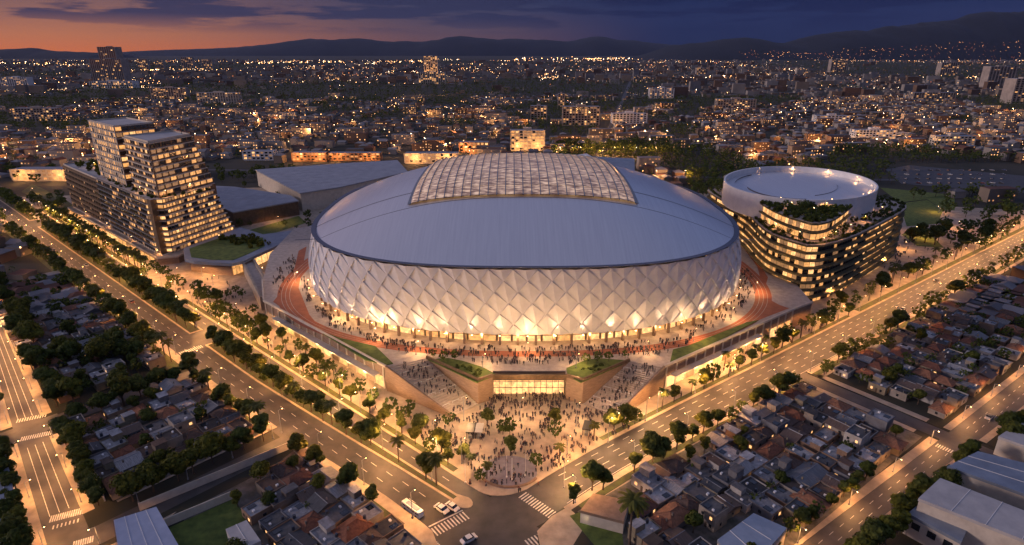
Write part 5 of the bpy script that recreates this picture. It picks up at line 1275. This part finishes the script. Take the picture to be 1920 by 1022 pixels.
m = MB(); m.sheet([(c.x + 8.8 * math.cos(2 * PI * i / 40), c.y + 8 * math.sin(2 * PI * i / 40)) for i in range(40)], .145); tag(m.build('plaza_tip_paving', mat('bluish wet paving', (.24, .22, .26), (.17, .155, .19), .5, .6)), kind='structure')
for i in range(40):
    rr_, cc_ = divmod(i, 10); x, y = P(1700 + 20 * cc_ + rnd.uniform(-4, 4), 320 + 8 * rr_); place(CARd, USED, (x, y, .17), rnd.choice((ANR, ANR + PI / 2)), 1, '%s small car in the %s row of the dark car park beyond the drum' % (nth(cc_ + 1), nth(rr_ + 1)), 'cars in the dark car park')

# ------------------------------------------------------------------ people
M['person'] = mat('dark clothing', (1, 1, 1), (.8, .8, .8), 3, .85, rand=[(.03, .03, .04), (.06, .05, .06), (.10, .07, .06), (.02, .03, .06), (.30, .27, .25), (.16, .05, .04), (.05, .05, .05)])
M['trouser'] = mat('dark trousers', (.03, .032, .045), None, 2, .9)
M['skin'] = mat('skin', (.36, .20, .13), None, 2, .6); M['hair'] = mat('dark hair', (.02, .015, .012), None, 2, .7)
def skeleton_mesh(pose):
    me = bpy.data.meshes.new('person'); st_, lean, arm = pose
    J = [(0, 0, .95), (0, lean * .1, 1.15), (0, lean * .2, 1.38), (0, lean * .22, 1.52), (0, lean * .26, 1.66),
         (-.1, 0, .9), (-.11, st_ * .22, .5), (-.11, st_ * .30 - abs(st_) * .08, .06), (-.11, st_ * .3 + .12, .03),
         (.1, 0, .9), (.11, -st_ * .12, .5), (.11, -st_ * .38, .08), (.11, -st_ * .32 + .10, .03),
         (-.2, lean * .2, 1.40), (-.25, -arm * .12, 1.14), (-.24, arm * .05 - arm * .1, .90), (-.235, .02 - arm * .1, .80),
         (.2, lean * .2, 1.40), (.25, arm * .12, 1.14), (.24, arm * .28, .93), (.235, arm * .34, .84)]
    Ed = [(0, 1), (1, 2), (2, 3), (3, 4), (0, 5), (5, 6), (6, 7), (7, 8), (0, 9), (9, 10), (10, 11), (11, 12), (2, 13), (13, 14), (14, 15), (15, 16), (2, 17), (17, 18), (18, 19), (19, 20)]
    R = [.15, .14, .17, .065, .115, .09, .07, .05, .045, .09, .07, .05, .045, .07, .05, .04, .045, .07, .05, .04, .045]
    me.from_pydata(J, Ed, []); o = bpy.data.objects.new('tmp', me); C.objects.link(o)
    md = o.modifiers.new('s', 'SKIN'); me.skin_vertices.new() if not me.skin_vertices else None
    for i, r in enumerate(R): me.skin_vertices[0].data[i].radius = (r, r * .8)
    me.skin_vertices[0].data[0].use_root = True
    dg = bpy.context.evaluated_depsgraph_get(); ev = o.evaluated_get(dg); out = bpy.data.meshes.new_from_object(ev); bpy.data.objects.remove(o)
    out.materials.clear()
    for mm in (M['person'], M['trouser'], M['skin'], M['hair']): out.materials.append(mm)
    for p in out.polygons:
        z = p.center.z; x = abs(p.center.x); p.use_smooth = True
        p.material_index = 3 if z > 1.68 or (z > 1.56 and p.center.y < -.03 and x < .15) else (2 if z > 1.50 or (x > .21 and z < .9 and z > .7) else (0 if z > .93 or x > .19 else 1))
    out.name = 'person'; return out
POSES = [(skeleton_mesh((0, 0, .1)), 'standing'), (skeleton_mesh((1, .3, 1)), 'walking'), (skeleton_mesh((-.8, .3, -1)), 'striding'), (skeleton_mesh((.2, .1, .4)), 'waiting')]
PEOPLE = []
def crowd(poly, n, z, where, rag=0):
    xs = [p[0] for p in poly]; ys = [p[1] for p in poly]; k = 0; tries = 0
    while k < n and tries < n * 30:
        tries += 1; x, y = rnd.uniform(min(xs), max(xs)), rnd.uniform(min(ys), max(ys))
        if not inpoly(x, y, poly): continue
        g = rnd.choice((1, 1, 2, 3)) 
        for q in range(g):
            xx, yy = x + rnd.uniform(-.9, .9) * (g > 1), y + rnd.uniform(-.9, .9) * (g > 1)
            if inpoly(xx, yy, poly): PEOPLE.append((xx, yy, z(xx, yy) if callable(z) else z, where)); k += 1
plz = [P(*q) for q in [(700, 768), (930, 912), (1000, 905), (1190, 800), (1150, 782), (1090, 766), (1062, 742), (925, 742), (900, 762), (850, 782)]]
crowd(plz, 640, .13, 'on the open plaza'); crowd([P(*q) for q in [(905, 770), (1085, 770), (1062, 742), (925, 742)]], 110, .13, 'before the glazed entrance')
crowd([P(*q) for q in [(860, 905), (1040, 905), (985, 925), (930, 925)]], 22, .13, 'at the plaza tip')
def stair_z(T0, T1, B0, B1): return lambda x, y: max(.15, 9.99 * (1 - ((Vector((x, y)) - (T0 + T1) / 2).dot((B0 + B1) / 2 - (T0 + T1) / 2) / ((B0 + B1) / 2 - (T0 + T1) / 2).length_squared)) - .2)
for (a, b, c, d), w in ((((-47.4, 205.4), (-35, 212.4), (-13.8, 195.9), (-21, 188.4)), 'on the left grand stair'), (((57.4, 205.4), (47, 210), (27.4, 195.8), (37, 188.4)), 'on the right grand stair')):
    T0, T1, B1, B0 = map(Vector, (a, b, c, d)); crowd([a, b, c, d], 105, stair_z(T0, T1, B0, B1), w)
terr = [P(x, y, 10) for x, y in [(715, 655), (800, 668), (850, 668), (905, 685), (1060, 686), (1120, 668), (1190, 672), (1240, 668), (1300, 640), (1280, 632), (1150, 648), (985, 655), (850, 650), (740, 640), (660, 615)]]
crowd(terr, 480, 10.02, 'on the terrace in front of the stadium doors')
crowd([P(x, y, 10) for x, y in [(570, 520), (600, 575), (660, 618), (740, 642), (735, 655), (620, 615), (575, 570), (562, 530)]], 130, 10.02, 'on the left curve of the terrace')
crowd([P(x, y, 10) for x, y in [(1392, 500), (1380, 560), (1330, 600), (1280, 625), (1290, 640), (1370, 600), (1408, 560), (1412, 515)]], 150, 10.02, 'on the right curve of the terrace')
crowd([LW(108, 190), LW(120, 190), LW(120, 330), LW(108, 330)], 90, .13, 'on the pavement below the podium wall')
crowd([RW(122, 150), RW(129, 205), RW(129, 290), RW(122, 290)], 70, .13, 'on the pavement right of the podium')
crowd([P(x, y) for x, y in [(420, 520), (300, 540), (350, 560), (480, 650), (500, 600), (455, 560)]], 110, .13, 'on the forecourt below the stepped tower')
crowd([P(x, y, 10) for x, y in [(505, 520), (560, 470), (550, 520), (520, 555)]], 70, 10.02, 'beside the red track on the left')
crowd([P(x, y) for x, y in [(1650, 480), (1700, 440), (1740, 470), (1660, 520)]], 60, .13, 'on the square right of the terraced block')
PEOPLE = [p for p in PEOPLE if vis(p[0], p[1], p[2], 4)]
PEOPLE.sort(key=lambda p: -pix(p[0], p[1], p[2])[2])
for i, p in enumerate(PEOPLE[:300]):
    me, pose = rnd.choice(POSES); o = bpy.data.objects.new('person', me); C.objects.link(o); o.location = p[:3]; o.rotation_euler = (0, 0, rnd.uniform(0, 6.28)); s_ = rnd.uniform(.95, 1.15); o.scale = (s_, s_, s_)
    q = pix(p[0], p[1], p[2]); col = 'far left' if q[0] < 820 else ('left' if q[0] < 900 else ('middle' if q[0] < 1020 else ('right' if q[0] < 1110 else 'far right'))); dp = 'nearest the crossing' if q[1] > 860 else ('halfway up' if q[1] > 800 else 'towards the entrance')
    tag(o, '%s person in plain dark clothes %s, %s part, %s' % (pose, p[3], col, dp), 'person', 'people ' + p[3])
m = MB()
for p in PEOPLE[300:]:
    me, _ = rnd.choice(POSES); th = rnd.uniform(0, 6.28); c, s_ = math.cos(th), math.sin(th); k = rnd.uniform(1.0, 1.2); b = len(m.v)
    for v in me.vertices: m.v.append((p[0] + k * (c * v.co.x - s_ * v.co.y), p[1] + k * (s_ * v.co.x + c * v.co.y), p[2] + k * v.co.z))
    for f in me.polygons: m.f.append(tuple(b + i for i in f.vertices)); m.m.append(f.material_index)
pm = mat('crowd clothing', (.10, .08, .075), (.02, .02, .028), .9, .9, lo=.4, hi=.6)
tag(m.build('distant_crowd', [pm, M['trouser'], M['skin'], M['hair']]), 'rest of the distant crowd on terraces and forecourts', 'crowd', kind='stuff')
print('people', len(PEOPLE))

# ------------------------------------------------------------------ woods and rest of the planting (too many to count)
def clump(m, x, y, z, s, n=46, mi=0, h=9.5):
    for _ in range(n):
        v = Vector((rnd.gauss(0, 1), rnd.gauss(0, 1), rnd.gauss(0, 1))).normalized(); k = rnd.uniform(.6, 1.05)
        px_, py_, pz_ = x + v.x * 3.6 * s * k, y + v.y * 3.6 * s * k, z + (h * .62 + v.z * 3.2 * k) * s; q = .95 * s * rnd.uniform(.6, 1.3)
        a = Vector((rnd.gauss(0, 1), rnd.gauss(0, 1), rnd.gauss(0, .8))).normalized() * q; b = a.orthogonal().normalized() * q * .8
        m.add([(px_ - a.x, py_ - a.y, pz_ - a.z), (px_ + b.x, py_ + b.y, pz_ + b.z), (px_ + a.x, py_ + a.y, pz_ + a.z), (px_ - b.x, py_ - b.y, pz_ - b.z)], [(0, 1, 2, 3)], mi)
    m.tube((x, y, z - .1), (x, y, z + h * .45 * s), .22 * s, .14 * s, 4, 1, False)
m = MB()
for T in rest_trees: clump(m, T[0], T[1], T[6] if len(T) > 6 else .1, T[3], 60)
# ------------------------------------------------------------------ city behind: districts on a street grid
CW = [mat('city wall a', (.24, .19, .145), (.15, .12, .095), .02, .9), mat('city wall b', (.18, .11, .075), (.12, .075, .05), .02, .9), mat('city wall c', (.34, .31, .28), (.21, .19, .17), .02, .9)]
CR = [mat('city roof tile', (.16, .065, .04), (.08, .035, .025), .05, .9), mat('city roof flat', (.12, .115, .125), (.06, .06, .068), .04, .8), mat('city roof pale', (.25, .24, .25), (.14, .14, .15), .04, .8)]
CE = [emat('distant window lit', (1, .48, .17), 1.5, sample=False), emat('distant window dim', (1, .42, .14), .5, sample=False)]
city_mats = CW + CR + CE
near_city = MB(); far_city = MB(); far_trees = m; lights = MB()
def cbox(m, x, y, w, d, h, ang, wm, rm, roof=0, win=0):
    c, s = math.cos(ang), math.sin(ang); V = lambda u, v, z: (x + c * u - s * v, y + s * u + c * v, z); W, D = w / 2, d / 2
    b = [V(-W, -D, 0), V(W, -D, 0), V(W, D, 0), V(-W, D, 0), V(-W, -D, h), V(W, -D, h), V(W, D, h), V(-W, D, h)]
    m.add(b, [(0, 1, 5, 4), (1, 2, 6, 5), (2, 3, 7, 6), (3, 0, 4, 7)], wm)
    if roof == 0: m.add(b[4:], [(0, 1, 2, 3)], rm)
    else:
        e = .5; W2, D2 = W + e, D + e; k = W2 - min(W2, D2) * (1 if roof == 1 else 0); r = h + min(w, d) * .22
        m.add([V(-W2, -D2, h - .1), V(W2, -D2, h - .1), V(W2, D2, h - .1), V(-W2, D2, h - .1), V(-k, 0, r), V(k, 0, r)], [(0, 1, 5, 4), (1, 2, 5), (2, 3, 4, 5), (3, 0, 4)], rm)
    if win:
        fl = max(1, int(h / 3)); nb_ = max(1, int(w / 3.4))
        for f in range(fl):
            for i in range(nb_):
                if rnd.random() > win: continue
                u = -W + w * (i + .5) / nb_; z = 1 + f * h / fl; mi = 6 if rnd.random() < .45 else 7
                m.add([V(u - .7, -D - .06, z), V(u + .7, -D - .06, z), V(u + .7, -D - .06, z + 1.3), V(u - .7, -D - .06, z + 1.3)], [(0, 1, 2, 3)], mi)
def bulb(x, y, z, r, mi=0):
    lights.add([(x - r, y, z), (x, y - r, z), (x + r, y, z), (x, y + r, z), (x, y, z + r), (x, y, z - r)], [(0, 1, 4), (1, 2, 4), (2, 3, 4), (3, 0, 4), (1, 0, 5), (2, 1, 5), (3, 2, 5), (0, 3, 5)], mi)
for h in rest_houses: cbox(near_city, h[0], h[1], 8, 8.5, 3.4, h[2], rnd.randrange(3), 3 + rnd.randrange(3), rnd.choice((0, 0, 1, 2)), .1)
STREET = lambda y: 96 + (y - 700) * .205       # straight street running away from the dome
def zone(x, y):
    """0 built, 1 wood, 2 open: patchy by noise"""
    n1 = noise.noise(Vector((x * .0022, y * .0016, 3.3))); n2 = noise.noise(Vector((x * .009, y * .006, 9.1)))
    v = n1 + .45 * n2
    return 1 if v > .15 else (2 if v < -.62 else 0)
def blocked(x, y):
    for fx, fy, r in FOOT:
        if abs(x - fx) < r and abs(y - fy) < r: return True
    if abs(x - STREET(y)) < 7: return True
    oL = .664 * x + .748 * y; aL = -.748 * x + .664 * y; oR = -.594 * x + .804 * y; aR = .804 * x + .594 * y
    if 70 < oL and oR > 98 and y < 520: return True                     # stadium precinct
    if 74 < oL < 108 or 100 < oR < 124: return True                    # the two big roads, extended
    q = pix(x, y, 0)
    if q is None: return True
    if y < 720 and 390 < q[0] < 1200: return (q[1] > 300)
    if 1660 < q[0] and 308 < q[1] < 362: return True
    if 1680 < q[0] < 1770 and 362 < q[1] < 470: return True
    if 1280 < q[0] < 1700 and q[1] > 345: return True
    if q[0] < 560 and 345 < q[1] and oL > 100: return True
    if oR < 104 and aR < 424 or oL < 79 and aL < 424: return True
    return False
rc = 0
y = 330.0
while y < 1750:
    step = 15 if y < 900 else 18; i = 0; xm = y * .98 + 40; x = -xm
    rowj = int(y / step) % 4
    while x < xm:
        x += step * rnd.uniform(.9, 1.25)
        gx = x + 20 * noise.noise(Vector((y * .004, x * .003, 1)))
        if blocked(gx, y) or rowj == 3 and rnd.random() < .9 or not vis(gx, y, 4, 30): 
            continue
        z_ = zone(gx, y)
        if z_ == 1:
            for _ in range(3 if y < 1100 else 2): clump(far_trees, gx + rnd.uniform(-7, 7), y + rnd.uniform(-7, 7), 0, rnd.uniform(.8, 1.6), 18 if y < 900 else 11)
            continue
        if z_ == 2 and rnd.random() < .7: continue
        r_ = rnd.random()
        if r_ < .75:
            big = rnd.random() < .13; w = rnd.uniform(9, 13) * (rnd.uniform(1.7, 3.2) if big else 1); h = rnd.choice((3.2, 3.4, 6.2, 6.5, 9)) if not big else rnd.uniform(7, 15)
            cbox(near_city, gx, y + rnd.uniform(-2, 2), w, rnd.uniform(8.5, 11.5), h, rnd.choice((0, 0, PI / 2)) * (not big) + .12 * math.sin(x * .004) + (.5 if x < -300 else 0) * 0, rnd.choices((0, 1, 2), (3, 2, 4))[0], rnd.choices((3, 4, 5), (4, 3, 4))[0], 0 if big else rnd.choice((0, 1, 1, 2)), .16 if not big else .4); rc += 1
        if rnd.random() < .7: clump(far_trees, gx + rnd.uniform(-9, 9), y + step * .5, 0, rnd.uniform(.55, 1.05), 16 if y < 900 else 10)
        if rnd.random() < .24: bulb(gx + rnd.uniform(-6, 6), y - 6, rnd.uniform(4, 8), rnd.uniform(.35, .8), rnd.choice((0, 0, 0, 1)))
    y += step
y = 1750.0
while y < 8600:
    step = 26 + (y - 1750) * .006; xm = y * .93; x = -xm
    while x < xm:
        x += step * rnd.uniform(.8, 1.5)
        if not vis(x, y, 4, 10) or any(abs(x - fx) < r and abs(y - fy) < r for fx, fy, r in FOOT) or abs(x - STREET(y)) < 9: continue
        n_ = noise.noise(Vector((x * .0009, y * .0006, 5.5))) + .5 * noise.noise(Vector((x * .004, y * .0022, 2.2)))
        if n_ > .12:
            clump(far_trees, x, y, 0, rnd.uniform(1.5, 2.6), 7)
            if rnd.random() < .9: continue
        if rnd.random() < .5:
            big = rnd.random() < .12; w = rnd.uniform(12, 22) * (2.2 if big else 1); cbox(far_city, x, y, w, rnd.uniform(10, 16), rnd.uniform(12, 30) if big else rnd.uniform(4, 9), rnd.choice((0, .1, -.1)), rnd.randrange(3), 3 + rnd.randrange(3), 0, .0); 
        k = y / 2000
        dens = max(.05, .16 + .85 * noise.noise(Vector((x * .0022, y * .0011, 8.8))) + .4 * noise.noise(Vector((x * .009, y * .004, 4.8))))
        if rnd.random() < dens: bulb(x + rnd.uniform(-9, 9), y - 14, rnd.uniform(5, 12), rnd.uniform(.25, 1.0) ** 1.6 * k ** .75, rnd.choices((0, 1, 2), (8, 3, 2))[0])
    y += step * 1.25
# bright bands of lights (avenues and commercial strips) on the plain
for (pxa, pya, pxb, pyb, n, r) in [(960, 113, 1290, 109, 150, 1.0), (460, 119, 640, 117, 60, 1.2), (640, 122, 860, 113, 70, 1.0), (1280, 150, 1500, 140, 70, .9), (0, 118, 180, 125, 50, 1.1), (1400, 100, 1900, 92, 60, 1.5), (1480, 200, 1700, 190, 40, .6), (1800, 148, 1900, 146, 26, .9), (1010, 150, 1060, 147, 24, .7), (700, 140, 940, 130, 50, .8), (230, 135, 420, 131, 60, 1.0), (0, 175, 130, 172, 34, .8), (1160, 178, 1260, 185, 34, .6), (240, 162, 300, 172, 24, .7)]:
    for i in range(n):
        t = rnd.random(); x, y = P(pxa + (pxb - pxa) * t + rnd.uniform(-5, 5), max(106, pya + (pyb - pya) * t + rnd.gauss(0, 1.6)))
        bulb(x, y, 8, r * rnd.uniform(.6, 1.6) * y / 2600, rnd.choice((0, 0, 1)))
tag(near_city.build('city_district', city_mats), 'dense low houses of the city spreading behind the stadium', 'city', kind='stuff')
tag(far_city.build('distant_city', city_mats), 'far houses and blocks thinning towards the horizon', 'city', kind='stuff')
tag(far_trees.build('distant_trees', [M['leaf'], M['trunk']]), 'dark woods and street trees scattered through the city', 'trees', kind='stuff')
print('city', rc, len(near_city.f), len(far_city.f), len(far_trees.f), len(lights.f))
# streets behind
m = MB(); m.sheet([(STREET(560) - 5, 560), (STREET(560) + 5, 560), (STREET(6000) + 5, 6000), (STREET(6000) - 5, 6000)], -.01)
for yy in (480, 620, 900, 1250): m.sheet([(-yy * 1.1, yy + .12 * yy), (-yy * 1.1, yy + .12 * yy + 9), (yy * 1.1, yy + 9 - .05 * yy), (yy * 1.1, yy - .05 * yy)], -.02)
tag(m.build('city_streets', M['asphalt_dark']), kind='structure')
# lamps in the districts behind: real lamps that light the nearer streets
fl = []
for k in range(4000):
    if len(fl) >= 108: break
    x, y = P(rnd.uniform(-20, 1940), rnd.uniform(175, 345))
    if blocked(x, y) or zone(x, y) == 1 or any(math.dist((x, y), q) < 26 for q in fl): continue
    fl.append((x, y))
for i in range(12): fl.append((STREET(600 + i * 70) + 6, 600 + i * 70))
for i in range(10): fl.append(P(1050 + 20 * i, 293))
for i, (x, y) in enumerate(fl):
    q = pix(x, y, 0); side = 'left' if q[0] < 640 else ('central' if q[0] < 1280 else 'right'); dep = 'nearest' if q[1] > 290 else ('middle' if q[1] > 235 else 'farthest')
    place(LPf, USED, (x, y, 0), rnd.uniform(0, 6.28), 1, 'warm street lamp among the %s houses of the %s city district' % (dep, side), 'street lamps of the %s city district' % side)

# ------------------------------------------------------------------ hills on the horizon
M['hill'] = mat('wooded hill', (.008, .012, .020), (.004, .007, .012), .002, .95)
def ridge(name, prof, y0, depth, seed, rough=.12):
    """prof: (photo x, photo y of crest); a real terrain strip with its own distance"""
    m = MB(); nx, ny = 160, 14; xa, xb = prof[0][0], prof[-1][0]
    for i in range(nx + 1):
        px = xa + (xb - xa) * i / nx; py = lerp_tab(prof, px)
        u = (px - 960) / FPX; v = (511 - py) / FPX; dy = cP + v * sP; dz = -sP + v * cP
        yc = y0 + depth * .5; hc = CH + yc * dz / dy; xr = u / (-sP * 0 + cP + v * sP)
        for j in range(ny + 1):
            f = j / ny; y = y0 + depth * f; k = math.sin(PI * min(1, f * 1.0)) ** .8 if 0 < f < 1 else 0
            nz = 1 + rough * noise.noise(Vector((px * .02, f * 4, seed))) + rough * .5 * noise.noise(Vector((px * .07, f * 9, seed)))
            m.v.append((xr * yc * (y / yc) ** .3, y, max(-5, hc) * k * nz * min(1, i / 14, (nx - i) / 14) - 1))
    for i in range(nx):
        for j in range(ny): a = i * (ny + 1) + j; m.f.append((a, a + ny + 1, a + ny + 2, a + 1)); m.m.append(0)
    tag(m.build(name, M['hill'], smooth=True), kind='structure')
ridge('hills', [(150, 98), (300, 94), (430, 90), (500, 84), (570, 74), (640, 73), (720, 76), (790, 80), (840, 70), (920, 71), (1010, 75), (1060, 78), (1110, 69), (1160, 74), (1240, 82), (1400, 92), (1560, 98)], 16000, 5000, 1.1)
ridge('hills', [(-120, 98), (0, 93), (50, 90), (100, 96), (180, 99), (240, 103)], 10500, 2500, 2.2)
ridge('hills', [(1180, 97), (1270, 84), (1350, 74), (1390, 72), (1440, 80), (1480, 80), (1520, 68), (1560, 61), (1610, 57), (1660, 50), (1740, 44), (1800, 32), (1860, 22), (1900, 19), (1980, 24), (2100, 40)], 9000, 3600, 3.3)
# villages climbing the foot of the right mountain
HV = [o for o in C.objects if o.name.startswith('hills')][-1].data.vertices
for i in range(420):
    k = rnd.randrange(30, 160); j = rnd.choice((1, 1, 1, 2)); a = HV[k * 15 + j].co; b = HV[k * 15 + j - 1].co; f = rnd.random() ** 1.5; q = b.lerp(a, 1 - f if j == 1 else f * .5)
    if q.z < 5 and rnd.random() < .5: continue
    bulb(q.x + rnd.uniform(-60, 60), q.y, q.z + 9, rnd.uniform(.8, 2.1), rnd.choice((0, 0, 2, 2)))
tag(lights.build('distant_street_lights', [M['farlight'], M['farlight_white'], M['farlight_red']]), 'countless warm street lights sprinkled over the city', 'city lights', kind='stuff')
finish_windows()
# evening haze over the plain
def build_haze():
    hz = bpy.data.materials.new('evening haze'); hz.use_nodes = True; t = hz.node_tree; t.nodes.clear()
    o = N(t, 'ShaderNodeOutputMaterial'); v = N(t, 'ShaderNodeVolumePrincipled'); v.inputs['Color'].default_value = (.36, .48, .95, 1); v.inputs['Density'].default_value = HAZE; v.inputs['Anisotropy'].default_value = 0.0
    t.links.new(v.outputs[0], o.inputs['Volume'])
    m = MB(); m.box(-17000, 17000, -600, 22000, -2, 1400); tag(m.build('haze', hz), 'thin bluish evening haze over the city plain', 'haze', kind='stuff')
HAZE = 8e-6
build_haze()
